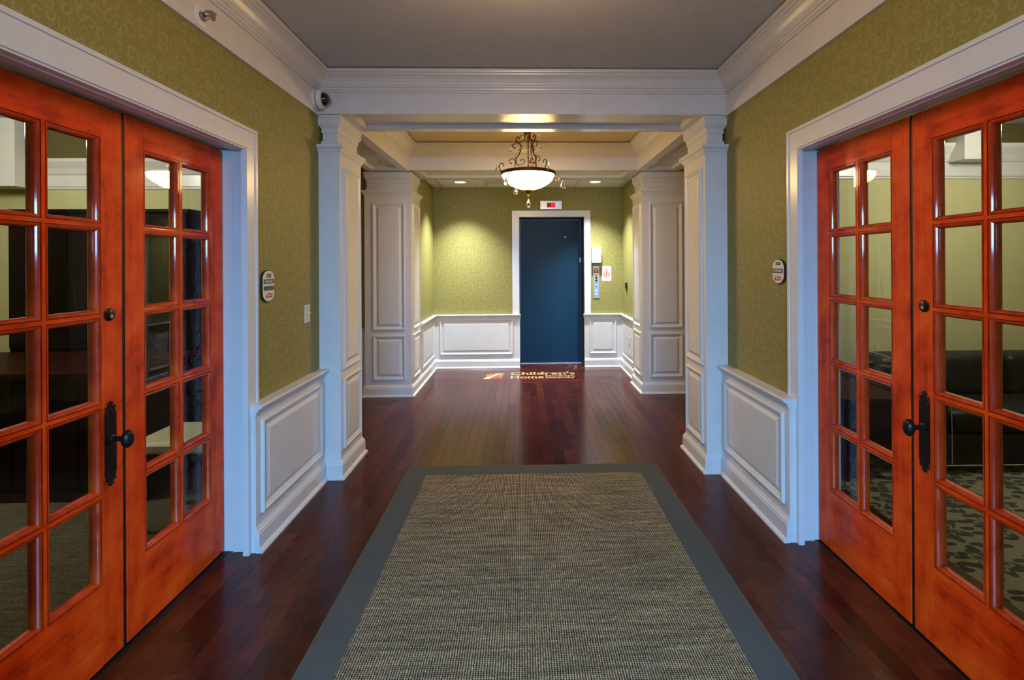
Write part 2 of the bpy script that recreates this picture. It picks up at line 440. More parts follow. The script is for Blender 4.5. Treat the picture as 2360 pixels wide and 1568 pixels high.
while x < 2.02:
    y = -1.6 - random.random() * 0.8
    while y < Y_CROSS:
        l = random.choice(lens); e = min(y + l, Y_CROSS)
        if Y_CROSS - e < 0.25: e = Y_CROSS
        if e > -1.6: items.append((x, max(y, -1.6), PW - 0.0005, e - max(y, -1.6) - 0.0005, 'floor_wood'))
        y = e
    x += PW
y = Y_CROSS
while y < 7.06:
    xx = -1.3 - random.random() * 0.8
    while xx < 1.45:
        l = random.choice(lens); e = min(xx + l, 1.47)
        items.append((max(xx, -1.3), y, e - max(xx, -1.3) - 0.0005, PW - 0.0005, 'floor_wood_cross')); xx = e
    y += PW
def in_view(it):
    xc, yc = it[0] + it[2] / 2, it[1] + it[3] / 2; y1 = it[1] + it[3]
    if y1 < 1.55: return 0
    if it[0] > RUG[0] and it[0] + it[2] < RUG[1] and y1 < RUG[3]: return 0
    if y1 < 3.75 and (it[0] + it[2] < -1.51 or it[0] > 1.54): return 0
    if it[0] + it[2] < -1.34 and (it[1] < 5.3 and y1 > 3.8): return 0.001
    if it[0] > 1.37 and (it[1] < 5.3 and y1 > 3.8): return 0.001
    if abs(xc) > 1.40 and yc > 5.3: return 0
    vis = it[3] if not (it[0] > RUG[0] and it[0] + it[2] < RUG[1]) else y1 - max(it[1], RUG[3])
    return it[2] * vis / max(yc, 1.0) ** 3
items.sort(key=in_view, reverse=True)
rest = MB()
for k, it in enumerate(items):
    if k < 296 and in_view(it) > 0:
        o = link('plank', plank_mesh(it[2], it[3], it[4]), floor); o.location = (it[0], it[1], 0)
    else:
        rest.box(it[0], it[0] + it[2], it[1], it[1] + it[3], -0.004, -0.0002)
tag(rest.build('plank_field', 'floor_wood', floor), kind='stuff')

# ------------------------------------------------------------------ foyer walls with French door openings
OY0, OY1, OZ = 1.262, 2.487, 2.035     # door opening
LEAF_W = 0.5965
def mk_wall(side):
    L = side == 'left'
    W = WL if L else WR
    xx = (lambda d: WL + d) if L else (lambda d: WR - d)
    fr = face_px if L else face_nx
    nrm = (1, 0) if L else (-1, 0)
    face_d = -0.135 if L else -0.118
    b = MB()
    for y0, y1, z0, z1 in ((-1.75, OY0, 0, 2.95), (OY1 + 0.012, 3.75, 0, 2.95), (OY0, OY1 + 0.012, OZ + 0.012, 2.95)):
        b.box(xx(0), xx(-0.24), y0, y1, z0, z1)
    wall = b.build('wall_' + side, 'wallpaper')
    tag(wall, 'olive patterned wallpaper wall beside the %s doors, with white panelled dado' % ('101' if L else '103'), kind='structure')
    MB().box(xx(0), xx(0.018), -1.6, YF, 2.456, 2.612).build('frieze_board', 'trim_white', wall)
    MB().run(CROWN, (xx(0.018), -1.6), (xx(0.018), YF - 0.018), nrm, 0, 1).build('crown_molding', 'trim_white', wall)
    pd = abs((PL if L else PR) - W)
    for y0, y1, pans in ((2.466, 3.315, ((2.512, 3.247),)), (-1.6, 1.205, ((-1.5, -0.2), (-0.1, 1.12)))):
        MB().box(xx(0), xx(pd), y0, y1, 0, 0.70).build('wainscot_board', 'trim_white', wall)
        MB().run(rail_prof(pd), (xx(pd), y0 - 0.006), (xx(pd), y1), nrm).build('chair_rail', 'trim_white', wall)
        MB().run(BASE, (xx(pd), y0 - 0.004), (xx(pd), y1), nrm).build('baseboard', 'trim_white', wall)
        for a, c in pans: panel(wall, fr((xx(pd), a if L else c, 0.180)), c - a, 0.480)
    # casing and jambs
    tr = MB().box(xx(-0.02), xx(0.010), OY1 - 0.045, OY1 + 0.040, 0, OZ - 0.0005).build('trim_1' if L else 'trim_2', 'trim_white')
    tag(tr, 'white painted casing around the %s double doors' % ('101' if L else '103'), kind='structure')
    MB().box(xx(-0.02), xx(0.010), OY0 - 0.075, OY0 + 0.016, 0, OZ - 0.0005).build('casing', 'trim_white', tr)
    MB().box(xx(-0.02), xx(0.010), OY0 - 0.075, OY1 + 0.040, OZ, OZ + 0.10).build('head_casing', 'trim_white', tr)
    MB().box(xx(0.0), xx(0.016), OY0 - 0.079, OY1 + 0.044, OZ + 0.088, OZ + 0.104).build('casing_edge', 'trim_white', tr)
    MB().box(xx(0.0), xx(0.016), OY1 + 0.028, OY1 + 0.044, 0.70, OZ + 0.0875).build('casing_edge', 'trim_white', tr)
    for sgn, yj in ((-1, OY1), (1, OY0)):
        j = MB()
        for d0, d1, t in ((-0.24, -0.088, 0.0), (-0.088, -0.080, 0.010), (-0.080, -0.036, 0.007), (-0.036, -0.030, 0.016), (-0.030, 0.004, 0.013)):
            j.box(xx(d0), xx(d1), yj + sgn * t, yj - sgn * 0.03, 0, OZ)
        j.build('jamb', 'trim_white', tr)
    j = MB()
    for d0, d1, t in ((-0.24, -0.088, 0.0), (-0.088, -0.080, 0.010), (-0.080, -0.036, 0.007), (-0.036, -0.030, 0.016), (-0.030, 0.004, 0.013)):
        j.box(xx(d0), xx(d1), OY0, OY1, OZ + 0.005 - t, OZ + 0.03)
    j.build('head_jamb', 'trim_white', tr)
    th = MB().box(xx(-0.24), xx(-0.11), OY0, OY1, -0.004, 0.002).build('threshold_shade', 'threshold_shade', tr)  # coloured near-black to carry the shade along the door bottoms
    return wall, xx(face_d)
wall_left, DXL = mk_wall('left')
wall_right, DXR = mk_wall('right')

ceiling = MB().box(WL, WR, -1.75, YF + 0.05, CEIL + 0.007, CEIL + 0.1).build('ceiling', 'ceiling_paint')
tag(ceiling, 'flat grey painted ceiling of the foyer', kind='structure')

# entrance behind the camera
we = MB()
for a, c, z0, z1 in ((WL - 0.24, -0.95, 0, 2.95), (0.99, WR + 0.24, 0, 2.95), (-0.95, 0.99, 2.10, 2.95)): we.box(a, c, -1.75, -1.6, z0, z1)
tag(we.build('wall_entry', 'wallpaper'), 'wall with the glazed entrance opening behind the viewer', kind='structure')
ed = MB().box(-0.95, -0.87, -1.72, -1.66, 0, 2.10).build('door_6', 'trim_white')
tag(ed, 'white framed glazed entrance doors at the foyer end', kind='structure')
for a, c in ((0.91, 0.99), (-0.03, 0.07)): MB().box(a, c, -1.72, -1.66, 0, 2.10).build('stile', 'trim_white', ed)
for a, c in ((0, 0.22), (0.98, 1.05), (2.02, 2.10)): MB().box(-0.87, 0.91, -1.71, -1.67, a, c).build('rail', 'trim_white', ed)

tag(MB().box(-6, 6, -9, -1.75, -0.1, -0.01).build('ground_outside', 'asphalt_outside'), 'grey pavement outside the entrance', kind='structure')

# ------------------------------------------------------------------ beams
def soffit_beam(name, x0, x1, y0, y1, rx0, rx1, ry0, ry1, label, z=BEAM_Z):
    b = MB().box(x0, x1, y0, y1, z + 0.026, 2.95)
    for q in ((x0, x1, y0, ry0), (x0, x1, ry1, y1), (x0, rx0, ry0, ry1), (rx1, x1, ry0, ry1)): b.box(*q, z, z + 0.026)
    o = b.build(name, 'trim_white'); tag(o, label, kind='structure')
    k = 0.010
    m_ = MB().rings([[(rx0 + i, ry0 + i, h), (rx1 - i, ry0 + i, h), (rx1 - i, ry1 - i, h), (rx0 + i, ry1 - i, h)] for i, h in ((0, z + 0.003), (0.006, z + 0.006), (0.010, z + 0.014), (0.018, z + 0.018), (0.022, z + 0.026))])
    m_.build('soffit_molding', 'trim_white', o)
    return o
bf = soffit_beam('beam_front', WL - 0.02, WR + 0.02, YF, 3.72, -1.165, 1.205, 3.385, 3.640, 'white beam with crown molding spanning the front pair of pillars')
MB().box(WL, WR, YF - 0.018, YF, BEAM_Z, 2.612).build('frieze_board', 'trim_white', bf)
MB().run(CROWN, (WL + 0.018, YF - 0.018), (WR - 0.018, YF - 0.018), (0, -1), 1, 1).build('crown_molding', 'trim_white', bf)
CZ = 2.768
CROWN2 = [(u * 0.92, z + CZ - CEIL - 0.010) for u, z in CROWN]
BXL, BXR = -1.232, 1.262
bl = soffit_beam('beam_left', -1.68, BXL, 3.72, 5.30, -1.60, -1.32, 3.80, 5.20, 'white coffer beam between the pillars on the 101 side')
br = soffit_beam('beam_right', BXR, 1.72, 3.72, 5.30, 1.35, 1.63, 3.80, 5.20, 'white coffer beam between the pillars on the 103 side')
bb = soffit_beam('beam_back', -1.72, 1.80, 5.30, 5.88, -1.14, 1.20, 5.40, 5.78, 'white coffer beam spanning the rear pair of pillars', 2.478)
MB().run(CROWN2, (BXL, 3.72), (BXL, 5.30), (1, 0), 1, 1).build('crown_molding', 'trim_white', bl)
MB().run(CROWN2, (BXR, 3.72), (BXR, 5.30), (-1, 0), 1, 1).build('crown_molding', 'trim_white', br)
MB().run(CROWN2, (BXL, 5.30), (BXR, 5.30), (0, -1), 1, 1).build('crown_molding', 'trim_white', bb)
MB().run(CROWN2, (BXL, 3.72), (BXR, 3.72), (0, 1), 1, 1).build('back_crown', 'trim_white', bf)
tag(MB().box(-1.3, 1.33, 3.68, 5.34, CZ, CZ + 0.1).build('ceiling_coffer', 'coffer_paint'), 'tan painted ceiling inside the coffer above the chandelier', kind='structure')

# ------------------------------------------------------------------ pillars
CAP_LOW = [(-0.02, 2.205), (0.0, 2.205), (0.006, 2.208), (0.006, 2.217), (0.012, 2.221), (0.015, 2.232), (0.026, 2.244), (0.029, 2.246), (0.031, 2.258), (0.031, 2.263), (-0.03, 2.264)]
CAP_TOP = [(-0.03, 2.263), (-0.014, 2.264), (-0.014, 2.274), (-0.012, 2.281), (-0.013, 2.290), (-0.019, 2.297), (-0.021, 2.300), (-0.021, 2.348), (-0.014, 2.352), (-0.013, 2.360), (-0.017, 2.364),
           (-0.016, 2.372), (-0.011, 2.384), (-0.004, 2.394), (0.000, 2.398), (0.000, 2.404), (0.004, 2.408), (0.004, 2.448), (0.008, 2.451), (0.009, 2.4655), (-0.04, 2.4655)]
def pillar(name, x0, x1, y0, y1, label, faces):
    sh = MB().box(x0, x1, y0, y1, 0, 2.463).build(name, 'trim_white')
    tag(sh, label, kind='structure')
    # carve the neck: shaft mesh ends under the capital
    for v in sh.data.vertices:
        if v.co.z > 1: v.co.z = 2.21
    MB().rect_col(x0, x1, y0, y1, CAP_LOW).build('necking_molding', 'trim_white', sh)
    MB().rect_col(x0, x1, y0, y1, CAP_TOP).build('capital', 'trim_white', sh)
    MB().rect_col(x0, x1, y0, y1, BASE[1:-1] + [(0.0, 0.127)], True).build('base_molding', 'trim_white', sh)
    for fr, w in faces:
        for z0, h in ((0.183, 0.488), (0.730, 1.393)):
            O, r, u, n = fr
            panel(sh, (O + Vector((0, 0, z0)), r, u, n), w, h)
    return sh
FY0, FY1 = 3.312, 3.745
pillar('pillar', WL, -1.238, FY0, FY1, 'front white pillar beside the security camera, panelled toward the hall', [(face_px((-1.238, FY0 + 0.048, 0)), FY1 - FY0 - 0.096)])
pillar('pillar', 1.266, WR, FY0, FY1, 'front white pillar nearest the 103 doors, panelled toward the hall', [(face_nx((1.266, FY1 - 0.048, 0)), FY1 - FY0 - 0.096)])
RY0, RY1 = 5.338, 5.80
pillar('pillar', -1.730, -1.222, RY0, RY1, 'rear white panelled pillar before the bare alcove wall', [(face_ny((-1.640, RY0, 0)), 0.352), (face_px((-1.222, RY0 + 0.05, 0)), RY1 - RY0 - 0.1)])
pillar('pillar', 1.332, 1.845, RY0, RY1, 'rear white panelled pillar nearest the elevator call panel', [(face_ny((1.410, RY0, 0)), 0.368), (face_nx((1.332, RY1 - 0.05, 0)), RY1 - RY0 - 0.1)])

# ------------------------------------------------------------------ side niches between the pillars
def niche(side, xa, xb, xp):
    s = 1 if side == 'left' else -1
    w = MB().box(xa, xa - s * 0.1, 3.70, 5.5, 0, 2.95); w.box(xa, xb, 5.42, 5.52, 0, 2.95); w.box(xa, xb, 3.66, 3.74, 0, 2.95)
    o = w.build('wall_niche_' + side, 'wallpaper'); tag(o, 'olive wallpapered niche wall behind the %s side pillars' % ('101' if side == 'left' else '103'), kind='structure')
    MB().box(xa, xp, 5.40, 5.42, 0, 0.70).build('wainscot_board', 'trim_white', o)
    a, c = sorted((xa, xp))
    MB().run(rail_prof(0.02), (a, 5.40), (c, 5.40), (0, -1)).build('chair_rail', 'trim_white', o)
    MB().run(BASE, (a, 5.40), (c, 5.40), (0, -1)).build('baseboard', 'trim_white', o)
    MB().run(BASE, (xa, 3.75), (xa, 5.40), (s, 0)).build('baseboard', 'trim_white', o)
    MB().run(rail_prof(0.0), (xa, 3.75), (xa, 5.40), (s, 0)).build('chair_rail', 'trim_white', o)
    MB().box(xa, xb, 3.70, 5.5, 2.56, 2.60).build('niche_ceiling', 'coffer_paint', o)
niche('left', -2.02, -1.36, -1.73)
niche('right', 2.07, 1.40, 1.845)

# ------------------------------------------------------------------ elevator alcove
def alcove(side, X, n, lab):
    s = n[0]
    o = MB().box(X, X - s * 0.15, 5.78, 6.95, 0, 2.95).build('wall_alcove_' + side, 'wallpaper'); tag(o, lab, kind='structure')
    f = X + s * 0.012
    MB().box(X, f, 5.78, YE, 0, 0.70).build('wainscot_board', 'trim_white', o)
    MB().run(rail_prof(0.012), (f, 5.80), (f, YE - 0.02), n, 0, 1).build('chair_rail', 'trim_white', o)
    MB().run(BASE, (f, 5.80), (f, YE - 0.02), n, 0, 1).build('baseboard', 'trim_white', o)
    panel(o, (face_px if s > 0 else face_nx)((f, 5.87 if s > 0 else 6.66, 0.187)), 0.79, 0.488)
alcove('left', AL, (1, 0), 'olive wallpapered side wall of the elevator alcove, with an unbroken dado')
alcove('right', AR, (-1, 0), 'olive wallpapered side wall of the elevator alcove, with the outlet')
EX0, EX1, EZ = -0.046, 0.866, 2.105
w = MB()
for a, c, z0, z1 in ((AL - 0.1, EX0, 0, 2.95), (EX1, AR + 0.1, 0, 2.95), (EX0, EX1, EZ, 2.95)): w.box(a, c, YE, YE + 0.15, z0, z1)
wall_back = w.build('wall_back', 'wallpaper'); tag(wall_back, 'olive patterned elevator wall at the end of the hall', kind='structure')
for a, c, pa, pb in ((AL, EX0 + 0.004, -1.157, -0.141), (EX1 - 0.004, AR, 0.930, 1.312)):
    MB().box(a, c, YE - 0.02, YE, 0, 0.70).build('wainscot_board', 'trim_white', wall_back)
    lft = a < 0
    MB().run(rail_prof(0.02), (a + (0.012 if lft else -0.012), YE - 0.02), (c + (0.012 if lft else -0.012), YE - 0.02), (0, -1), 1 if lft else 0, 0 if lft else 1).build('chair_rail', 'trim_white', wall_back)
    MB().run(BASE, (a + (0.012 if lft else 0), YE - 0.02), (c - (0 if lft else 0.012), YE - 0.02), (0, -1), 1 if lft else 0, 0 if lft else 1).build('baseboard', 'trim_white', wall_back)
    panel(wall_back, face_ny((pa, YE - 0.02, 0.187)), pb - pa, 0.493)
t3 = MB().box(EX0 - 0.097, EX0, YE - 0.016, YE + 0.01, 0.70, EZ + 0.088).build('trim_3', 'trim_white'); tag(t3, 'white flat casing around the blue elevator door', kind='structure')
MB().box(EX1, EX1 + 0.088, YE - 0.016, YE + 0.01, 0.70, EZ + 0.088).build('casing', 'trim_white', t3)
MB().box(EX0, EX1, YE - 0.016, YE + 0.01, EZ, EZ + 0.088).build('head_casing', 'trim_white', t3)
# elevator door with its dark steel frame
DY = 7.05
el = thing('door_5', (0.41, DY, 0), 'dark blue steel elevator door at the end of the hall', 'elevator door', kind='structure')
MB().box(EX0 + 0.014, EX1 - 0.03, DY, DY + 0.04, 0.012, EZ - 0.018).build('door_slab', 'elevator_steel', el, bevel=0.003)
MB().box(EX0 - 0.02, EX0 + 0.008, YE + 0.012, DY + 0.06, 0, EZ).build('frame_jamb', 'elevator_frame', el)
MB().box(EX1 - 0.008, EX1 + 0.02, YE + 0.012, DY + 0.06, 0, EZ).build('frame_jamb', 'elevator_frame', el)
MB().box(EX0, EX1, YE + 0.012, DY + 0.06, EZ - 0.01, EZ + 0.02).build('frame_head', 'elevator_frame', el)
MB().box(EX1 - 0.03, EX1 - 0.008, DY - 0.004, DY + 0.03, 0, EZ).build('frame_stop', 'elevator_frame', el)
MB().box(EX0, EX1, DY - 0.03, DY + 0.06, -0.004, 0.008).build('sill', 'brushed_steel', el)
MB().lathe([(0.012, 0), (0.012, 0.003), (0.0, 0.003)], 14, (0.628, DY - 0.003, 1.836), 'y').build('peephole', 'button_white', el)
for z in (1.50,): MB().box(EX1 - 0.034, EX1 - 0.020, DY - 0.014, DY, z - 0.035, z + 0.035).build('latch', 'brushed_steel', el)

# suspended ceiling of the alcove
AZ = 2.515
ca = MB().box(AL - 0.02, AR + 0.02, 5.86, YE + 0.05, AZ + 0.04, AZ + 0.14).build('ceiling_alcove', 'ceiling_tile_white'); tag(ca, 'suspended white tile ceiling before the elevator', kind='structure')
gx = [AL, -1.097, -0.487, 0.123, 0.733, 1.343, AR]; gy = [5.88, 6.155, YE]
for i in range(len(gx) - 1):
    for j in range(len(gy) - 1):
        MB().box(gx[i] + 0.004, gx[i + 1] - 0.004, gy[j] + 0.004, gy[j + 1] - 0.004, AZ + 0.006, AZ + 0.02).build('ceiling_tile', 'ceiling_tile_white', ca)
for xg in gx[1:-1]: MB().box(xg - 0.012, xg + 0.012, 5.88, YE, AZ, AZ + 0.03).build('grid_bar', 'grid_white', ca)
MB().box(AL, AR, 6.146, 6.164, AZ + 0.003, AZ + 0.03).build('grid_bar', 'grid_white', ca)

# ------------------------------------------------------------------ French doors
NX, NZ = 2, 5
STILE = 0.0905; FLAT = 0.012; LW = (LEAF_W - 2 * STILE - FLAT) / 2; LZ0 = 0.302; LP = 0.325; LH = LP - 0.013; THK = 0.044; DZ = 0.010; DTOP = 2.028
STICK = [(0, 0), (0.0004, -0.0055), (0.0032, -0.0058), (0.0042, -0.0008), (0.0065, -0.0008), (0.011, -0.003), (0.0145, -0.0075), (0.0165, -0.0120), (0.0170, -0.0165)]
def leaf_parts(root, near, mirrored):
    P = dict(parent=root, local=True)
    lf = lambda b, n, mt, **k: b.build(n, mt, **P, **k)
    lf(MB().box(0, STILE, 0, THK, DZ, DTOP), 'stile', 'door_wood', bevel=0.002)
    lf(MB().box(LEAF_W - STILE, LEAF_W, 0, THK, DZ, DTOP), 'stile', 'door_wood', bevel=0.002)
    a, c = STILE + 0.0003, LEAF_W - STILE - 0.0003
    ztop = LZ0 + NZ * LP - 0.013
    lf(MB().box(a, c, 0.0004, THK - 0.0004, DZ, LZ0), 'bottom_rail', 'door_wood_cross')
    lf(MB().box(a, c, 0.0004, THK - 0.0004, ztop, DTOP), 'top_rail', 'door_wood_cross')
    xm = STILE + LW
    lf(MB().box(xm, xm + FLAT, 0.0006, THK - 0.0006, LZ0, ztop), 'muntin', 'door_wood')
    for k in range(1, NZ):
        z = LZ0 + k * LP
        lf(MB().box(a, xm, 0.0008, THK - 0.0008, z - 0.013, z), 'crossbar', 'door_wood_cross')
        lf(MB().box(xm + FLAT, c, 0.0008, THK - 0.0008, z - 0.013, z), 'crossbar', 'door_wood_cross')
    for i in range(NX):
        for k in range(NZ):
            o = link('glazing_bead', BEAD, root); o.location = (STILE + i * (LW + FLAT), 0.0008, LZ0 + k * LP)
            o = link('pane', PANE, root); o.location = (STILE + i * (LW + FLAT), 0.0, LZ0 + k * LP)
rg = [[(i, -c, i), (LW - i, -c, i), (LW - i, -c, LH - i), (i, -c, LH - i)] for i, c in STICK]
rg += [[(i, THK - 0.0016 + c, i), (LW - i, THK - 0.0016 + c, i), (LW - i, THK - 0.0016 + c, LH - i), (i, THK - 0.0016 + c, LH - i)] for i, c in STICK[::-1]]
BEAD = MB().rings(rg).build('glazing_bead', 'door_wood_bead', mesh_only=True)
PANE = MB().box(0.010, LW - 0.010, 0.0195, 0.0245, 0.010, LH - 0.010).build('pane', 'pane_glass', mesh_only=True)
ORN = []
def backplate(root, xc, zc):
    """ornate long escutcheon with pierced ends, egg knob"""
    w, h = 0.046, 0.220
    fr = (Vector((xc - w / 2, -0.0005, zc - h / 2)), X_, Z_, -Y_)
    o = MB(fr).prism([(0, 0), (w, 0), (w, h), (0, h)], 0, 0.005).build('handle_plate', 'black_bronze', root, local=True)
    for sg, zb in ((1, zc + h / 2), (-1, zc - h / 2)):
        q = MB()
        def blob(cx, cz, r): q.lathe([(r * 0.55, 0.0), (r, -0.002), (r, -0.005), (r * 0.5, -0.0065), (0.0, -0.007)], 10, (xc + cx, 0, zb + sg * cz), 'y')
        for cx, cz, r in ((-0.017, 0.004, 0.006), (0.017, 0.004, 0.006), (-0.006, 0.006, 0.0045), (0.006, 0.006, 0.0045), (-0.014, 0.015, 0.0055), (0.014, 0.015, 0.0055), (0, 0.014, 0.006),
                          (-0.019, 0.022, 0.0045), (0.019, 0.022, 0.0045), (-0.007, 0.024, 0.006), (0.007, 0.024, 0.006), (0, 0.032, 0.0075), (-0.008, 0.036, 0.004), (0.008, 0.036, 0.004), (0, 0.041, 0.005)): blob(cx, cz, r)
        q.build('plate_ornament', 'black_bronze', o, local=True)
    kn = MB().lathe([(0.0165, 0.0), (0.0165, -0.006), (0.010, -0.011), (0.0085, -0.042), (0.010, -0.046)], 18, (xc, -0.004, zc + 0.016), 'y')
    kn.build('knob_shank', 'black_bronze', o, True, local=True)
    eg = MB()
    rings = []
    for k in range(13):
        t = math.pi * k / 12; rr = max(math.sin(t), 0.02)
        rings.append([(xc + 0.0215 * rr * math.cos(2 * math.pi * i / 20), -0.064 - 0.0195 * math.cos(t), zc + 0.016 + 0.033 * rr * math.sin(2 * math.pi * i / 20)) for i in range(20)])
    eg.rings(rings, True, True).build('knob', 'black_bronze', o, True, local=True)
def deadbolt(root, xc, zc):
    o = MB().lathe([(0.023, 0.0), (0.0235, -0.003), (0.020, -0.006), (0.0, -0.007)], 24, (xc, 0, zc), 'y').build('deadbolt', 'black_bronze', root, True, local=True)
    MB().lathe([(0.007, 0.0), (0.007, -0.009), (0.0, -0.0095)], 16, (xc, 0, zc - 0.006), 'y').build('keyway', 'brass', o, True, local=True)
GAP = 0.0085; YM = 1.8745
lbl = 'red-orange wooden French door leaf with ten panes, '
d1 = thing('door_1', (DXL, YM + GAP, 0), lbl + 'hinged beside room sign 101', 'door', kind='structure', rz=math.pi / 2); leaf_parts(d1, False, False)
d2 = thing('door_2', (DXL, YM - GAP - LEAF_W, 0), lbl + 'with knob, looking into the desk room', 'door', kind='structure', rz=math.pi / 2); leaf_parts(d2, True, False)
d3 = thing('door_3', (DXR, YM + GAP + LEAF_W, 0), lbl + 'hinged beside room sign 103', 'door', kind='structure', rz=-math.pi / 2); leaf_parts(d3, False, True)
d4 = thing('door_4', (DXR, YM - GAP, 0), lbl + 'with knob, looking into the sofa room', 'door', kind='structure', rz=-math.pi / 2); leaf_parts(d4, True, True)
xl = 1.808 - (YM - GAP - LEAF_W)
backplate(d2, xl, 0.800); deadbolt(d2, xl, 1.272)
xr = (YM - GAP) - 1.812
backplate(d4, xr, 0.800); deadbolt(d4, xr, 1.280)
MB().box(LEAF_W - 0.012, LEAF_W + 0.03, THK, THK + 0.012, DZ, DTOP).box(LEAF_W + 0.0005, LEAF_W + 2 * GAP - 0.0005, 0.004, THK, DZ, DTOP).build('gap_shade', 'threshold_shade', d2, local=True)  # dark strip added to stand for the shade between the leaves
MB().box(-0.03, 0.012, THK, THK + 0.012, DZ, DTOP).box(-2 * GAP + 0.0005, -0.0005, 0.004, THK, DZ, DTOP).build('gap_shade', 'threshold_shade', d4, local=True)  # the other pair's gap shade, likewise a dark strip

# ------------------------------------------------------------------ rooms behind the doors
def room(side, X0, X1, yb, z_ceil, band, carpet, labs):
    s = 1 if side == 'left' else -1
    n = 'office' if side == 'left' else 'lounge'
    fl_ = MB().box(X0, X1, 0.1, yb, -0.1, -0.002).build('floor_' + n, carpet); tag(fl_, labs[0], kind='structure')
    a, c = sorted((X0, X1))
    wb = MB().box(a, c, yb, yb + 0.1, 0, 3.0)
    ws = MB().box(a, c, 0.0, 0.1, 0, 3.0).build('wall_' + n + '_near', 'room_wall_paint'); tag(ws, labs[1].replace('far', 'near'), kind='structure')
    ws = MB().box(X1, X1 - s * 0.1, 0.0, yb, 0, 3.0).build('wall_' + n + '_side', 'room_wall_paint'); tag(ws, labs[1].replace('far', 'side'), kind='structure')
    w = wb.build('wall_' + n, 'room_wall_paint'); tag(w, labs[1], kind='structure')
    inner = WL - 0.24 if side == 'left' else WR + 0.24
    z0, z1 = band; k = (z1 - z0)
    prof = [(0, z0), (0.008, z0), (0.012, z0 + 0.008), (0.012, z0 + 0.016), (0.02, z0 + 0.024), (0.02, z0 + k * 0.48), (0.03, z0 + k * 0.52), (0.05, z0 + k * 0.7), (0.09, z0 + k * 0.9), (0.10, z1), (0, z1)]
    MB().run(BASE, (a, yb), (c, yb), (0, -1)).build('baseboard', 'cherry_dark', w)
    ce = MB().box(X0, X1, 0.0, yb + 0.1, z_ceil, z_ceil + 0.1).build('ceiling_' + n, 'ceiling_paint'); tag(ce, labs[2], kind='structure')
    MB().run(prof, (a, yb), (c, yb), (0, -1)).build('crown_molding', 'trim_white', ce)
    MB().box(a, c, yb - 0.03, yb, z1 + 0.002, z_ceil).build('tray_wall_shade', 'tray_olive_shaded', ce)
    return ce
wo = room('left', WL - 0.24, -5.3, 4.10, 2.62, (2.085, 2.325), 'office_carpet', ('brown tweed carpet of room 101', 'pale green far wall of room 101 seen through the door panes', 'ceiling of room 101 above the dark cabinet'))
MB().box(-4.30, -3.99, 3.90, 4.07, 2.085, 2.62).build('ceiling_drop', 'trim_white', wo)
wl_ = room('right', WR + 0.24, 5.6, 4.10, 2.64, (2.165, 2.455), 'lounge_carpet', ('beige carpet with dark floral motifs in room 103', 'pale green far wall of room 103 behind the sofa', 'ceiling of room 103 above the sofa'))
MB().box(3.67, 3.95, 3.92, 4.07, 2.30, 2.64).build('ceiling_drop', 'trim_white', wl_)

def dome_light(loc, r, mat, label, group, energy, color):
    t = thing('ceiling_light', loc, label, 'ceiling light', group)  # also makes the unseen lights added in rooms 101 and 103
    x, y, z = loc
    MB().lathe([(r * 1.12, 0), (r * 1.12, -0.02), (r, -0.025)], 28, loc).build('rim', 'dark_bronze', t, True)
    MB().lathe([(r, -0.02), (r * 0.95, -0.05), (r * 0.7, -0.085), (r * 0.35, -0.10), (0.001, -0.103)], 28, loc).build('glass_bowl', mat, t, True)
    if energy: lamp('ceiling_light_glow', 'POINT', (x, y, z - 0.2), energy, color, shadow_soft_size=r)
    return t
dome_light((-3.4, 2.75, 2.62), 0.16, 'added_room_glow', 'unseen frosted dome light added over the desk to light room 101', None, 58.0, (1.0, 0.93, 0.80))  # lamps added out of sight to light the rooms behind the doors
dome_light((3.45, 2.85, 2.64), 0.16, 'added_room_glow', 'unseen frosted dome light added before the sofa to light room 103', None, 58.0, (1.0, 0.93, 0.80))
dome_light((0.02, 1.72, CEIL + 0.007), 0.20, 'foyer_glow', 'warm dome light on the foyer ceiling above the viewer', None, 24.0, (1.0, 0.60, 0.27))

# desk, cabinet and chair of room 101
dk = thing('desk', (-3.2, 3.4, 0), 'dark wooden desk with silver drawer pulls in room 101', 'desk')
MB().box(-4.35, -2.30, 3.02, 3.80, 0.755, 0.795).build('desktop', 'cherry_dark', dk, bevel=0.004)
MB().box(-4.32, -2.33, 3.05, 3.78, 0.06, 0.755).build('carcass', 'black_wood', dk)
MB().box(-4.33, -2.32, 3.04, 3.79, 0.0, 0.06).build('plinth', 'cherry_dark', dk)
for k in range(5):
    x0 = -4.30 + k * 0.392
    for z0, z1 in ((0.55, 0.735), (0.08, 0.53)):
        dr = MB().box(x0 + 0.006, x0 + 0.386, 3.035, 3.05, z0, z1).build('drawer', 'black_wood', dk, bevel=0.002)
        zc = z1 - 0.095
        MB().tube([(x0 + 0.15, 3.036, zc), (x0 + 0.15, 3.012, zc), (x0 + 0.245, 3.012, zc), (x0 + 0.245, 3.036, zc)], 0.006, 8).build('drawer_pull', 'chrome', dr, True, local=False).location = (0, 0, 0)
for d in dk.children:
    for h in d.children: h.data.transform(Matrix.Translation(-dk.location + d.location))
cb = thing('cabinet', (-3.25, 3.92, 0), 'tall black cabinet standing behind the desk in room 101', 'cabinet')
MB().box(-3.95, -2.60, 3.82, 4.06, 0.0, 1.86).build('carcass', 'black_wood', cb)
MB().box(-3.97, -2.58, 3.80, 4.06, 1.86, 1.89).build('cornice_top', 'black_wood', cb, bevel=0.004)
for k in range(3):
    x0 = -3.945 + k * 0.448
    dd = MB().box(x0 + 0.004, x0 + 0.440, 3.803, 3.82, 0.82, 1.85).build('door', 'black_wood', cb, bevel=0.003)
ch = thing('side_chair', (-1.90, 2.85, 0), 'black chair with cream seat cushion behind the 101 doors', 'chair')
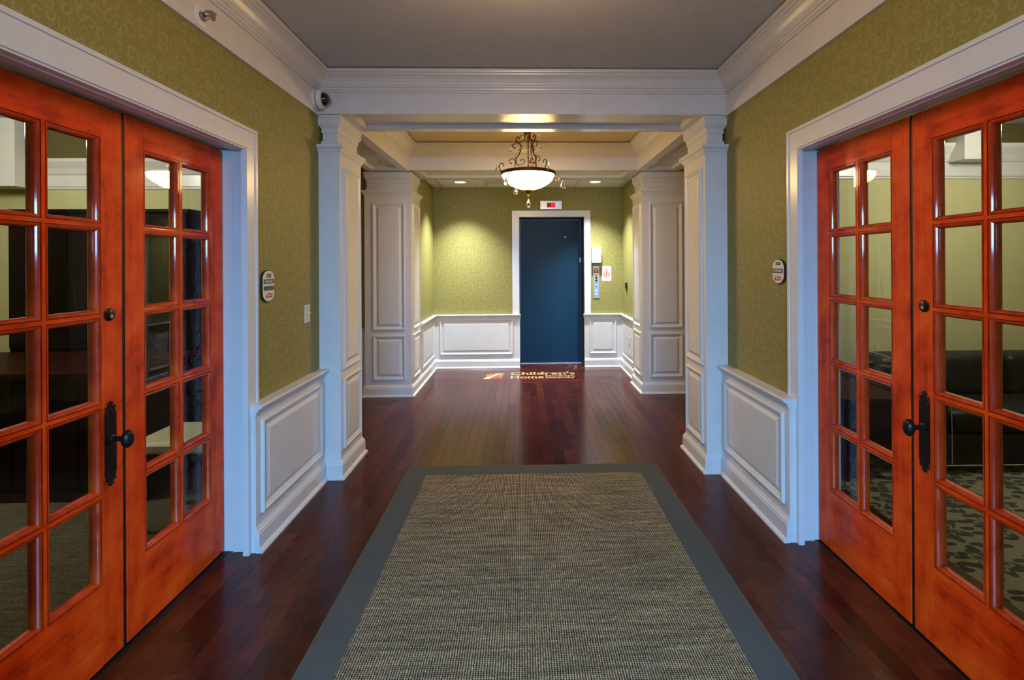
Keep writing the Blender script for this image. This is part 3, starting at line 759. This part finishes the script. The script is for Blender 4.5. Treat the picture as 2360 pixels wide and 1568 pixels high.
for lx, ly in ((-2.10, 2.68), (-1.70, 2.68), (-2.10, 3.0), (-1.70, 3.0)): MB().box(lx - 0.018, lx + 0.018, ly - 0.018, ly + 0.018, 0.0, 0.42).build('leg', 'black_wood', ch)
MB().box(-2.12, -1.68, 2.66, 3.02, 0.40, 0.43).build('seat_frame', 'black_wood', ch)
q = []
for z, i in ((0.43, 0.012), (0.445, 0.0), (0.475, 0.0), (0.495, 0.02), (0.502, 0.06)):
    q.append([(-2.13 + i, 2.65 + i, z), (-1.68 - i, 2.65 + i, z), (-1.68 - i, 3.02 - i, z), (-2.13 + i, 3.02 - i, z)])
MB().rings(q, True, True).build('seat_cushion', 'cream_leather', ch, True)
for lx in (-2.10, -1.70): MB().box(lx - 0.016, lx + 0.016, 2.99, 3.02, 0.42, 0.90).build('back_post', 'black_wood', ch)
for z in (0.62, 0.76, 0.88): MB().box(-2.10, -1.70, 2.995, 3.015, z - 0.02, z + 0.02).build('back_slat', 'black_wood', ch)

# sofa and end table of room 103
so = thing('sofa', (3.7, 3.6, 0), 'black sofa with pale piping against the green wall of room 103', 'sofa')
def cushion(x0, x1, y0, y1, z0, z1, r, name, mat, par):
    o = MB().box(x0, x1, y0, y1, z0, z1).build(name, mat, par)
    b = o.modifiers.new('round', 'BEVEL'); b.width = r; b.segments = 4
    o.data.polygons.foreach_set('use_smooth', [True] * len(o.data.polygons))
    return o
cushion(2.60, 4.85, 3.22, 4.02, 0.06, 0.27, 0.02, 'base', 'black_leather', so)
cushion(2.60, 2.90, 3.20, 4.00, 0.06, 0.56, 0.05, 'arm', 'black_leather', so)
cushion(4.55, 4.85, 3.20, 4.00, 0.06, 0.56, 0.05, 'arm', 'black_leather', so)
cushion(2.80, 4.62, 3.74, 4.05, 0.27, 0.70, 0.07, 'back', 'black_leather', so)
for k in range(2): cushion(2.905 + k * 0.822, 3.722 + k * 0.822, 3.21, 3.80, 0.27, 0.43, 0.045, 'seat_cushion', 'black_leather', so)
for k in range(2): cushion(2.91 + k * 0.822, 3.715 + k * 0.822, 3.62, 3.84, 0.40, 0.73, 0.06, 'back_cushion', 'black_leather', so)
MB().tube([(2.895, 3.197, 0.07), (2.895, 3.197, 0.30), (2.89, 3.20, 0.52), (2.86, 3.205, 0.565)], 0.004, 6).build('piping', 'piping', so)
MB().tube([(2.60, 3.215, 0.062), (3.7, 3.213, 0.060), (4.85, 3.215, 0.062)], 0.004, 6).build('piping', 'piping', so)
MB().tube(curve([(2.85, 4.0, 0.71), (2.84, 3.80, 0.715), (2.85, 3.62, 0.69), (2.90, 3.60, 0.60), (2.905, 3.60, 0.45)]), 0.004, 6).build('piping', 'piping', so)
for lx, ly in ((2.66, 3.28), (4.79, 3.28), (2.66, 3.95), (4.79, 3.95)): MB().box(lx - 0.03, lx + 0.03, ly - 0.03, ly + 0.03, 0.0, 0.06).build('foot', 'black_wood', so)
et = thing('end_table', (2.32, 3.42, 0), 'dark cherry end table beside the black sofa', 'table')
MB().box(2.10, 2.54, 3.12, 3.74, 0.52, 0.55).build('top', 'cherry_dark', et, bevel=0.004)
MB().box(2.13, 2.51, 3.15, 3.71, 0.42, 0.52).build('apron', 'black_wood', et)
MB().box(2.14, 2.50, 3.16, 3.70, 0.14, 0.16).build('shelf', 'black_wood', et)
for lx, ly in ((2.14, 3.16), (2.50, 3.16), (2.14, 3.70), (2.50, 3.70)): MB().box(lx - 0.02, lx + 0.02, ly - 0.02, ly + 0.02, 0, 0.43).build('leg', 'black_wood', et)

# ------------------------------------------------------------------ rug
rg_ = thing('area_rug', ((RUG[0] + RUG[1]) / 2, (RUG[2] + RUG[3]) / 2, 0), 'grey-olive woven area rug with a charcoal cloth border', 'rug')
BW = 0.136
rx0, rx1, ry0, ry1 = RUG
field = MB().box(rx0 + BW, rx1 - BW, ry0 + BW, ry1 - BW, 0.001, 0.0095).build('field', 'rug_weave', rg_)
for nme, poly in (('border', [(rx0, ry0), (rx0 + BW, ry0 + BW), (rx0 + BW, ry1 - BW), (rx0, ry1)]), ('border', [(rx1, ry0), (rx1, ry1), (rx1 - BW, ry1 - BW), (rx1 - BW, ry0 + BW)]),
                  ('border', [(rx0, ry1), (rx0 + BW, ry1 - BW), (rx1 - BW, ry1 - BW), (rx1, ry1)]), ('border', [(rx0, ry0), (rx1, ry0), (rx1 - BW, ry0 + BW), (rx0 + BW, ry0 + BW)])):
    MB(face_up((0, 0, 0))).prism(poly, 0.001, 0.0105).build(nme, 'rug_border_cloth', rg_, bevel=0.001)
e = MB()
for a, c, b0, b1 in ((rx0 - 0.008, rx0, ry0 - 0.008, ry1 + 0.008), (rx1, rx1 + 0.008, ry0 - 0.008, ry1 + 0.008), (rx0, rx1, ry1, ry1 + 0.008), (rx0, rx1, ry0 - 0.008, ry0)): e.box(a, c, b0, b1, 0.0, 0.010)
e.build('edge_binding', 'rug_binding', rg_)

# ------------------------------------------------------------------ floor logo (inlaid print)
lg = thing('floor_logo', (0.08, 6.27, 0.0), "gold and orange house emblem with lettering inlaid in the floor before the elevator", 'logo')
fu = face_up((0, 0, 0.0003))
lx0, lx1, ly0, ly1 = -0.510, -0.255, 6.095, 6.405
w_, h_ = lx1 - lx0, ly1 - ly0
sw = [(0.0, 0.0), (0.36, 0.0), (0.45, 0.28), (0.62, 0.58), (0.80, 0.80), (1.06, 0.97), (0.55, 0.97), (0.53, 0.80), (0.40, 0.60), (0.20, 0.42), (0.08, 0.20)]
MB(fu).prism([(lx0 + a * w_, ly0 + b * h_) for a, b in sw], 0, 0.0007).build('emblem_swoosh', 'logo_gold', lg)
for poly, mt in (([(0.09, 0.48), (0.22, 0.46), (0.40, 0.66), (0.49, 0.80), (0.50, 0.95), (0.36, 0.90), (0.30, 0.96), (0.20, 0.82), (0.12, 0.84), (0.14, 0.66)], 'logo_orange'),
                 ([(0.50, 0.42), (0.66, 0.55), (0.80, 0.72), (0.98, 0.85), (0.98, 0.44), (0.76, 0.40)], 'logo_orange'),
                 ([(0.46, 0.02), (0.70, 0.02), (0.70, 0.36), (0.52, 0.34)], 'logo_dark'), ([(0.73, 0.02), (0.97, 0.02), (0.97, 0.40), (0.73, 0.37)], 'logo_dark')):
    MB(fu).prism([(lx0 + a * w_, ly0 + b * h_) for a, b in poly], 0, 0.0006).build('emblem_piece', mt, lg)
text_part('lettering', "Children's", 'logo_gold', face_up((-0.172, 6.315, 0.0003)), 0.205, 0.845, 0.002, align='LEFT', parent=lg, serif=True)
text_part('lettering', 'Home', 'logo_gold', face_up((-0.168, 6.115, 0.0003)), 0.205, 0.430, 0.002, align='LEFT', parent=lg, serif=True)
text_part('lettering', 'Northern', 'logo_gold', face_up((0.285, 6.205, 0.0003)), 0.094, 0.375, 0.0, align='LEFT', parent=lg, serif=True)
text_part('lettering', 'Kentucky', 'logo_gold', face_up((0.285, 6.118, 0.0003)), 0.094, 0.375, 0.0, align='LEFT', parent=lg, serif=True)

# ------------------------------------------------------------------ chandelier
CH = Vector((0.058, 4.50, 0))
cd = thing('chandelier', (CH.x, CH.y, CZ), 'lit glass bowl chandelier with bronze scrolls and crystal drops', 'chandelier')
def P3(r, z, a): return (CH.x + r * math.cos(a), CH.y + r * math.sin(a), z)
C = (CH.x, CH.y, 0)
MB().lathe([(0.065, CZ), (0.065, CZ - 0.012), (0.05, CZ - 0.03), (0.02, CZ - 0.045)], 24, C).build('ceiling_canopy', 'dark_bronze', cd, True)
MB().lathe([(0.0055, CZ - 0.04), (0.0055, 2.24)], 10, C).build('rod', 'dark_bronze', cd, True)
MB().lathe([(0.010, 2.735), (0.030, 2.715), (0.034, 2.705), (0.018, 2.69), (0.030, 2.672), (0.020, 2.655), (0.008, 2.645)], 18, C).build('hub', 'dark_bronze', cd, True)
BR = 0.246
bowl = [(BR, 2.282), (BR * 0.985, 2.262), (BR * 0.92, 2.232), (BR * 0.80, 2.203), (BR * 0.64, 2.177), (BR * 0.45, 2.156), (BR * 0.26, 2.144), (0.03, 2.140)]
MB().lathe(bowl + [(0.0008, 2.139)], 48, C, cap=False).build('glass_bowl', 'bowl_glow', cd, True)
MB().lathe([(r * 0.97, z + 0.006) for r, z in bowl], 48, C, cap=False).build('bowl_glow_block', 'plastic_white', cd, True)  # unseen inner shell added to block the bowl's upward glow
MB().lathe([(BR - 0.006, 2.276), (BR + 0.004, 2.272), (BR + 0.010, 2.282), (BR + 0.012, 2.296), (BR + 0.004, 2.304), (BR - 0.012, 2.304), (BR - 0.016, 2.290), (BR - 0.006, 2.276)], 48, C, cap=False).build('rim', 'dark_bronze', cd, True)
for k in range(3):
    a = math.radians(228 + 120 * k)
    MB().tube([P3(r + 0.003, z - 0.001, a) for r, z in bowl], 0.0032, 6).build('bowl_strap', 'dark_bronze', cd, True)
MB().lathe([(0.034, 2.144), (0.044, 2.134), (0.040, 2.122), (0.016, 2.108), (0.008, 2.098), (0.011, 2.090), (0.006, 2.083), (0.009, 2.076), (0.004, 2.068)], 20, C).build('finial', 'dark_bronze', cd, True)
def drop(x, y, ztop, h, r, par=cd):
    prof = [(0.0005, 0), (0.0022, -0.03 * h), (0.10 * r, -0.12 * h), (0.45 * r, -0.34 * h), (0.86 * r, -0.58 * h), (r, -0.74 * h), (0.86 * r, -0.88 * h), (0.5 * r, -0.97 * h), (0.01 * r, -h)]
    MB().lathe(prof, 8, (x, y, ztop)).build('crystal_drop', 'crystal', par)
drop(CH.x, CH.y, 2.066, 0.092, 0.026)
main1 = [(0.022, 2.682), (0.030, 2.650), (0.034, 2.613), (0.054, 2.587), (0.082, 2.576), (0.106, 2.588), (0.113, 2.610), (0.100, 2.628), (0.084, 2.624), (0.084, 2.612)]
main2 = [(0.122, 2.523), (0.138, 2.530), (0.142, 2.550), (0.125, 2.567), (0.099, 2.573), (0.074, 2.556), (0.066, 2.524), (0.078, 2.480), (0.101, 2.445), (0.113, 2.412), (0.108, 2.380), (0.082, 2.364), (0.050, 2.374), (0.034, 2.400), (0.046, 2.422), (0.066, 2.420), (0.068, 2.408)]
low = [(0.135, 2.300), (0.126, 2.345), (0.119, 2.378), (0.126, 2.412), (0.150, 2.426), (0.174, 2.410), (0.174, 2.388), (0.158, 2.382)]
arc = [(0.120, 2.305), (0.112, 2.330), (0.088, 2.346), (0.062, 2.335), (0.050, 2.305)]
up_s = [(0.246, 2.296), (0.262, 2.322), (0.270, 2.350), (0.258, 2.376), (0.236, 2.378), (0.226, 2.364), (0.236, 2.354)]
up_t = [(0.268, 2.335), (0.280, 2.352), (0.297, 2.364)]
dn_s = [(0.240, 2.272), (0.262, 2.262), (0.282, 2.256), (0.290, 2.236), (0.278, 2.212), (0.260, 2.216), (0.258, 2.230)]
dn_t = [(0.284, 2.252), (0.304, 2.240), (0.324, 2.236)]
def scroll(pts, a, r0, r1, name, par=cd):
    c = curve([P3(r, z, a) for r, z in pts], 5); n = len(c)
    return MB().tube(c, [r0 + (r1 - r0) * i / (n - 1) for i in range(n)], 7).build(name, 'dark_bronze', par, True)
for k in range(3):
    a = math.radians(180 + 120 * k + 6)
    arm = scroll(main1, a, 0.0052, 0.0052, 'scroll_arm')
    for pts, w0, w1, nm in ((main2, 0.0050, 0.0050, 'scroll'), (low, 0.0046, 0.0040, 'scroll'), (arc, 0.0034, 0.0034, 'scroll')):
        o = scroll(pts, a, w0, w1, nm, cd)
    for pts in (main1[-1], main2[0], main2[-1], low[-1]):
        MB().lathe([(0.0005, 0.0075), (0.006, 0.0045), (0.0085, 0), (0.006, -0.0045), (0.0005, -0.0075)], 10, P3(*pts, a)).build('scroll_end', 'dark_bronze', cd, True)
    # leaves along the arm
    for r, z, s_ in ((0.074, 2.50, 1), (0.094, 2.455, -1), (0.110, 2.425, 1), (0.070, 2.54, -1), (0.098, 2.575, 1)):
        x0, y0, z0 = P3(r, z, a); tx, ty, tz = P3(r + s_ * 0.018, z + 0.018, a)
        MB().tube([(x0, y0, z0), ((x0 + tx) / 2, (y0 + ty) / 2, (z0 + tz) / 2), (tx, ty, tz)], [0.002, 0.0055, 0.0006], 6).build('leaf', 'dark_bronze', cd, True)
    x, y, z = P3(0.150, 2.560, a); MB().tube([P3(0.136, 2.548, a), P3(0.158, 2.552, a), P3(0.168, 2.556, a)], [0.003, 0.0025, 0.001], 6).build('hook', 'dark_bronze', cd, True)
    x, y, z = P3(0.166, 2.548, a); drop(x, y, z, 0.062, 0.016)
    # upward rim scroll with crystal
    scroll(up_s, a, 0.0048, 0.0042, 'rim_scroll'); scroll(up_t, a, 0.004, 0.001, 'hook')
    x, y, z = P3(0.296, 2.357, a); drop(x, y, z, 0.05, 0.010); drop(x, y, z - 0.047, 0.032, 0.007)
    # downward rim scroll with crystal
    b = math.radians(-8 + 120 * k)
    scroll(dn_s, b, 0.0050, 0.0042, 'rim_scroll'); scroll(dn_t, b, 0.004, 0.001, 'hook')
    x, y, z = P3(0.322, 2.228, b); drop(x, y, z, 0.092, 0.024)
    # top leaves near the canopy
    c3 = math.radians(90 + 120 * k + 25)
    scroll([(0.02, 2.70), (0.055, 2.712), (0.085, 2.700), (0.098, 2.684), (0.108, 2.672)], c3, 0.006, 0.002, 'top_leaf')
    x, y, z = P3(0.105, 2.668, c3); drop(x, y, z, 0.062, 0.016)
lamp('chandelier_glow', 'POINT', (CH.x, CH.y, 2.33), 5.0, WARM, shadow_soft_size=0.10)

# ------------------------------------------------------------------ recessed downlights, vent, sprinkler of the alcove
for x, y, lb in ((-0.805, 6.30, 'recessed round downlight above the bare alcove wall'), (0.955, 6.29, 'recessed round downlight above the elevator call panel')):
    t = thing('downlight', (x, y, AZ), lb, 'downlight', 'recessed downlights in the alcove ceiling')
    MB().lathe([(0.083, 0.006), (0.083, -0.002), (0.075, -0.004), (0.070, 0.0)], 32, (x, y, AZ), cap=False).build('trim_ring', 'plastic_white', t, True)
    MB().lathe([(0.071, 0.0035), (0.0, 0.0035)], 32, (x, y, AZ), cap=False).build('lens', 'lens_glow', t)
    lamp('downlight_beam', 'SPOT', (x, y, AZ - 0.012), 400.0, (0.80, 0.91, 1.0), (0, 0, 0), spot_size=math.radians(98), spot_blend=1.0, shadow_soft_size=0.05)
v = thing('ceiling_vent', (-0.36, 6.30, AZ), 'small square vent in the ceiling tile beside the chandelier', 'vent')
MB().box(-0.46, -0.26, 6.18, 6.42, AZ + 0.0005, AZ + 0.012).build('frame', 'vent_white', v)
for k in range(5): MB().box(-0.45, -0.27, 6.20 + k * 0.044, 6.225 + k * 0.044, AZ - 0.003, AZ + 0.003).build('slat', 'vent_white', v)
def sprinkler(name, O, n, up, sc, label):
    """escutcheon disc, frame arms, deflector along n"""
    r = up.cross(n)
    t = thing(name, O, label, 'sprinkler'); O = Vector(O)
    fr = (O, r, up, n)
    def ring(rad, c, seg=24): return [(rad * math.cos(2 * math.pi * i / seg), rad * math.sin(2 * math.pi * i / seg), c) for i in range(seg)]
    MB(fr).rings([ring(0.044 * sc, 0), ring(0.044 * sc, 0.004 * sc), ring(0.040 * sc, 0.007 * sc), ring(0.022 * sc, 0.009 * sc), ring(0.020 * sc, 0.0045 * sc)], True, True).build('escutcheon', 'plastic_white', t, True)
    MB(fr).rings([ring(0.015 * sc, 0.004 * sc), ring(0.013 * sc, 0.016 * sc), ring(0.008 * sc, 0.018 * sc)], True, True).build('body', 'sprinkler_metal', t, True)
    for sg in (-1, 1): MB(fr).tube([(0, sg * 0.013 * sc, 0.012 * sc), (0, sg * 0.017 * sc, 0.026 * sc), (0, sg * 0.010 * sc, 0.042 * sc), (0, 0, 0.050 * sc)], 0.003 * sc, 6).build('frame_arm', 'sprinkler_metal', t, True)
    MB(fr).tube([(0, 0, 0.016 * sc), (0, 0, 0.048 * sc)], 0.003 * sc, 8).build('bulb', 'sprinkler_bulb', t, True)
    MB(fr).rings([ring(0.020 * sc, 0.050 * sc, 12), ring(0.021 * sc, 0.053 * sc, 12)], True, True).build('deflector', 'sprinkler_metal', t)
    MB(fr).box(-0.018 * sc, 0.018 * sc, 0.012 * sc, 0.016 * sc, 0.030 * sc, 0.060 * sc).build('shield', 'sprinkler_metal', t)
sprinkler('fire_sprinkler', (WL + 0.018, 2.085, 2.510), X_, Z_, 1.0, 'sidewall fire sprinkler on the white frieze board')
sprinkler('fire_sprinkler', (-0.735, 6.62, AZ + 0.004), -Z_, Y_, 0.55, 'tiny fire sprinkler hanging from the alcove ceiling')

# ------------------------------------------------------------------ security camera on the frieze
scx = WL + 0.018; SC = (scx, 3.222, 2.543)
sc_ = thing('security_camera', SC, 'white dome security camera with black lens in the crown corner', 'security camera')
MB().lathe([(0.066, 0.0), (0.067, 0.020), (0.064, 0.024)], 32, SC, 'x').build('mount_base', 'plastic_white', sc_, True)
MB().lathe([(0.0655, 0.023), (0.0655, 0.026)], 32, SC, 'x').build('seam_ring', 'plastic_black', sc_)
MB().lathe([(0.064, 0.0255), (0.066, 0.030), (0.064, 0.044), (0.056, 0.054), (0.046, 0.057)], 32, SC, 'x').build('housing', 'plastic_white', sc_, True)
MB().lathe([(0.047 * math.cos(math.radians(a)), 0.055 + 0.042 * math.sin(math.radians(a))) for a in (0, 15, 30, 45, 60, 75, 89)], 28, SC, 'x').build('dome', 'dome_black', sc_, True)
for k in range(3):
    a = math.radians(80 + 120 * k); MB().lathe([(0.004, 0), (0.004, 0.002)], 8, (SC[0] + 0.049, SC[1] + 0.058 * math.cos(a), SC[2] + 0.058 * math.sin(a)), 'x').build('screw', 'sprinkler_metal', sc_)

# ------------------------------------------------------------------ room signs
def room_sign(fr, num, bars, h, w, label, loc):
    """pill-shaped plaque; fr origin at its centre"""
    t = thing('room_sign', loc, label, 'sign')
    O, r, u, n = fr
    def outline(k):
        hw, hh = w / 2 - k, h / 2 - k; rv = w * 0.36; pts = []
        for cx, sgn in ((1, 1),): pass
        top = [(hw * math.cos(a), (hh - rv) + rv * math.sin(a)) for a in [math.pi * i / 14 for i in range(15)]]
        bot = [(hw * math.cos(a), -(hh - rv) + rv * math.sin(a)) for a in [math.pi + math.pi * i / 14 for i in range(15)]]
        return top + bot
    MB(fr).prism(outline(0), 0.0, 0.010).build('back_plate', 'sign_edge', t)
    MB(fr).prism(outline(0.0035), 0.010, 0.0125).build('face', 'sign_face', t)
    f = lambda a, b: (O + r * a + u * b + n * 0.0125, r, u, n)
    text_part('number', num, 'ink_black', f(0, h * 0.255), h * 0.185, w * 0.36, h * 0.006, parent=t)
    for k, (b, hh, txt) in enumerate(bars):
        q = f(0, 0)
        MB((q[0], r, u, n)).prism([(-w * 0.44, b - hh / 2), (w * 0.44, b - hh / 2), (w * 0.44, b + hh / 2), (-w * 0.44, b + hh / 2)], 0.0, 0.001).build('name_bar', 'sign_bar', t)
        if txt: text_part('bar_text', txt, 'sign_face', (q[0] + u * (b - hh * 0.24) + n * 0.001, r, u, n), hh * 0.72, w * 0.66, 0.0, parent=t)
    yb = -h / 2 + h * 0.13
    q = f(0, 0)
    fl2 = (q[0], r, u, n)
    MB(fl2).prism([(-w * 0.27, yb), (-w * 0.22, yb), (-w * 0.17, yb + 0.018), (-w * 0.24, yb + 0.018)], 0, 0.0008).build('logo_mark', 'ink_red', t)
    MB(fl2).prism([(-w * 0.24, yb + 0.018), (-w * 0.16, yb + 0.018), (-w * 0.15, yb + 0.028), (-w * 0.25, yb + 0.028)], 0, 0.0008).build('logo_mark', 'ink_yellow', t)
    MB(fl2).prism([(-w * 0.215, yb), (-w * 0.13, yb), (-w * 0.14, yb + 0.014), (-w * 0.18, yb + 0.014)], 0, 0.0008).build('logo_mark', 'ink_purple', t)
    text_part('logo_text', "Children's", 'ink_red', f(w * 0.10, yb + 0.015), 0.016, w * 0.38, 0.0003, parent=t)
    text_part('logo_text', 'Home NKY', 'ink_red', f(w * 0.10, yb + 0.002), 0.014, w * 0.38, 0.0003, parent=t)
room_sign(face_px((WL, 2.640, 1.338)), '101', ((0.024, 0.024, 'RECEPTIONIST'), (-0.012, 0.024, None)), 0.172, 0.122, 'pill-shaped room sign 101 with two grey bars', (WL, 2.640, 1.338))
room_sign(face_nx((WR, 2.630, 1.400)), '103', ((0.004, 0.024, 'RECEPTION AREA'),), 0.137, 0.122, 'pill-shaped room sign 103 with one grey bar', (WR, 2.630, 1.400))

# light switch
sw_ = thing('light_switch', (WL, 3.126, 1.138), 'almond toggle light switch on the wallpaper near the front pillar', 'light switch')
f = face_px((WL, 3.126 - 0.036, 1.138 - 0.058))
MB(f).rect_plane(0.072, 0.116, [(0, 0), (0.001, 0.003), (0.004, 0.006)], True).build('cover_plate', 'plastic_almond', sw_)
MB(f).box(0.030, 0.042, 0.045, 0.071, 0.005, 0.008).build('toggle_slot', 'plastic_almond', sw_)
MB(f).prism([(0.032, 0.060), (0.040, 0.060), (0.040, 0.069), (0.032, 0.069)], 0.006, 0.020).build('toggle', 'plastic_white', sw_)
for b in (0.028, 0.088): MB(f).prism([(0.034, b - 0.002), (0.038, b - 0.002), (0.038, b + 0.002), (0.034, b + 0.002)], 0.005, 0.0068).build('screw', 'sprinkler_metal', sw_)

# ------------------------------------------------------------------ things on the elevator wall
fb = face_ny((0, YE, 0))
ind = thing('floor_indicator', (0.405, YE, 2.27), 'silver elevator floor indicator with red display above the door', 'indicator')
MB(fb).box(0.252, 0.555, 2.213, 2.329, 0, 0.018).build('plate', 'brushed_steel', ind, bevel=0.002)
MB(fb).box(0.346, 0.462, 2.238, 2.302, 0.016, 0.0195).build('display', 'display_dark', ind)
MB(fb).box(0.402, 0.458, 2.243, 2.298, 0.019, 0.0205).build('lit_digit', 'display_red', ind)
for x in (0.270, 0.537): MB(fb).prism([(x - 0.004, 2.267), (x + 0.004, 2.267), (x + 0.004, 2.275), (x - 0.004, 2.275)], 0.018, 0.020).build('screw', 'elevator_frame', ind)
kb = thing('key_box', (1.031, YE, 1.567), 'white metal key box mounted above the elevator call panel', 'box')
MB(fb).box(0.968, 1.098, 1.458, 1.676, 0, 0.075).build('body', 'box_steel', kb, bevel=0.003)
MB(fb).box(0.968, 1.098, 1.492, 1.498, 0.07, 0.0765).build('lid_seam', 'brushed_steel', kb)
MB().lathe([(0.009, 0.0), (0.009, -0.004), (0.0, -0.0045)], 14, (1.020, YE - 0.075, 1.566), 'y').build('lock', 'sprinkler_metal', kb)
cp = thing('call_panel', (1.033, YE, 1.185), 'narrow steel elevator call panel with round buttons', 'call panel')
MB(fb).box(0.990, 1.077, 0.960, 1.412, 0, 0.008).build('plate', 'brushed_steel', cp, bevel=0.0015)
MB(fb).box(1.002, 1.066, 1.318, 1.380, 0.008, 0.009).build('instruction_label', 'ink_red', cp)
for b, w2 in ((1.366, 0.05), (1.352, 0.034), (1.338, 0.04)): MB(fb).box(1.034 - w2 / 2, 1.034 + w2 / 2, b - 0.003, b + 0.003, 0.009, 0.0096).build('label_line', 'paper', cp)
def button(z, r, mat, nm, ring=None):
    if ring: MB().lathe([(r * 1.35, 0.0), (r * 1.35, -0.003), (0.0, -0.003)], 18, (1.034, YE - 0.008, z), 'y').build('button_ring', ring, cp)
    MB().lathe([(r, 0.0), (r, -0.006), (r * 0.8, -0.008), (0.0, -0.0085)], 18, (1.034, YE - 0.008, z), 'y').build(nm, mat, cp, True)
button(1.292, 0.012, 'brass', 'key_switch', 'ink_red'); button(1.252, 0.014, 'plastic_black', 'jack', 'ink_red'); button(1.210, 0.015, 'plastic_black', 'jack')
MB(fb).box(1.014, 1.056, 1.172, 1.180, 0.008, 0.009).build('caption', 'ink_red', cp)
button(1.146, 0.013, 'button_white', 'button', 'elevator_frame'); button(1.062, 0.014, 'button_white', 'button'); button(1.020, 0.014, 'button_white', 'button')
button(0.990, 0.005, 'button_white', 'pilot')
fs = thing('fire_notice', (1.18, YE, 1.305), 'white paper notice with three red flame shapes beside the call panel', 'sign')
MB(fb).box(1.117, 1.244, 1.203, 1.409, 0, 0.0015).build('sheet', 'paper', fs)
def flame(cx, cz, s, tail):
    pts = []
    for a in range(0, 181, 20):
        pts.append((cx + s * math.cos(math.radians(a - 180)) * -1, cz + s * math.sin(math.radians(a)) * 0.2))
    poly = [(cx, cz + 1.9 * s), (cx - 0.55 * s, cz + 1.0 * s), (cx - s, cz + 0.2 * s), (cx - 0.95 * s, cz - 0.5 * s), (cx - 0.5 * s, cz - 1.2 * s)] + [(cx + tail[0] - 0.1 * s, cz + tail[1])] + [(cx + tail[0] + 0.12 * s, cz + tail[1]), (cx + 0.5 * s, cz - 1.0 * s), (cx + 0.95 * s, cz - 0.5 * s), (cx + s, cz + 0.2 * s), (cx + 0.55 * s, cz + 1.0 * s)]
    MB(fb).prism(poly, 0.0015, 0.0022).build('flame', 'ink_red', fs)
    MB().lathe([(s * 0.62, 0.0), (s * 0.62, -0.0032), (0.0, -0.0032)], 16, (cx, YE, cz), 'y').build('pictogram_disc', 'paper', fs)
    MB().lathe([(s * 0.34, 0.0), (s * 0.34, -0.0038), (0.0, -0.0038)], 10, (cx, YE, cz), 'y').build('pictogram', 'sign_bar', fs)
flame(1.181, 1.334, 0.021, (-0.008, -0.095)); flame(1.145, 1.298, 0.018, (0.024, -0.055)); flame(1.215, 1.300, 0.018, (-0.034, -0.062))
MB(fb).box(1.135, 1.228, 1.394, 1.398, 0.0015, 0.002).build('heading_line', 'sign_bar', fs)
MB(fb).box(1.160, 1.200, 1.212, 1.215, 0.0015, 0.002).build('footer_line', 'sign_bar', fs)
# black handset and outlet on the alcove side wall
hs = thing('wall_handset', (AR, 6.45, 1.13), 'small black device hung on the wallpaper by the rear pillar', 'handset')
fa = face_nx((AR, 6.475, 1.075))
MB(fa).box(0.0, 0.05, 0.035, 0.115, 0, 0.026).build('body', 'plastic_black', hs, bevel=0.004)
MB(fa).box(0.018, 0.030, 0.0, 0.036, 0.0, 0.012).build('tail', 'plastic_black', hs, bevel=0.002)
ou = thing('power_outlet', (AR - 0.012, 6.20, 0.445), 'cream power outlet on the white alcove dado', 'outlet')
fo = face_nx((AR - 0.0235, 6.235, 0.387))
MB(fo).rect_plane(0.070, 0.115, [(0, 0), (0.001, 0.003), (0.004, 0.006)], True).build('cover_plate', 'plastic_almond', ou)
for b in (0.022, 0.066): MB(fo).box(0.020, 0.050, b, b + 0.028, 0.005, 0.008).build('socket', 'plastic_white', ou, bevel=0.002)
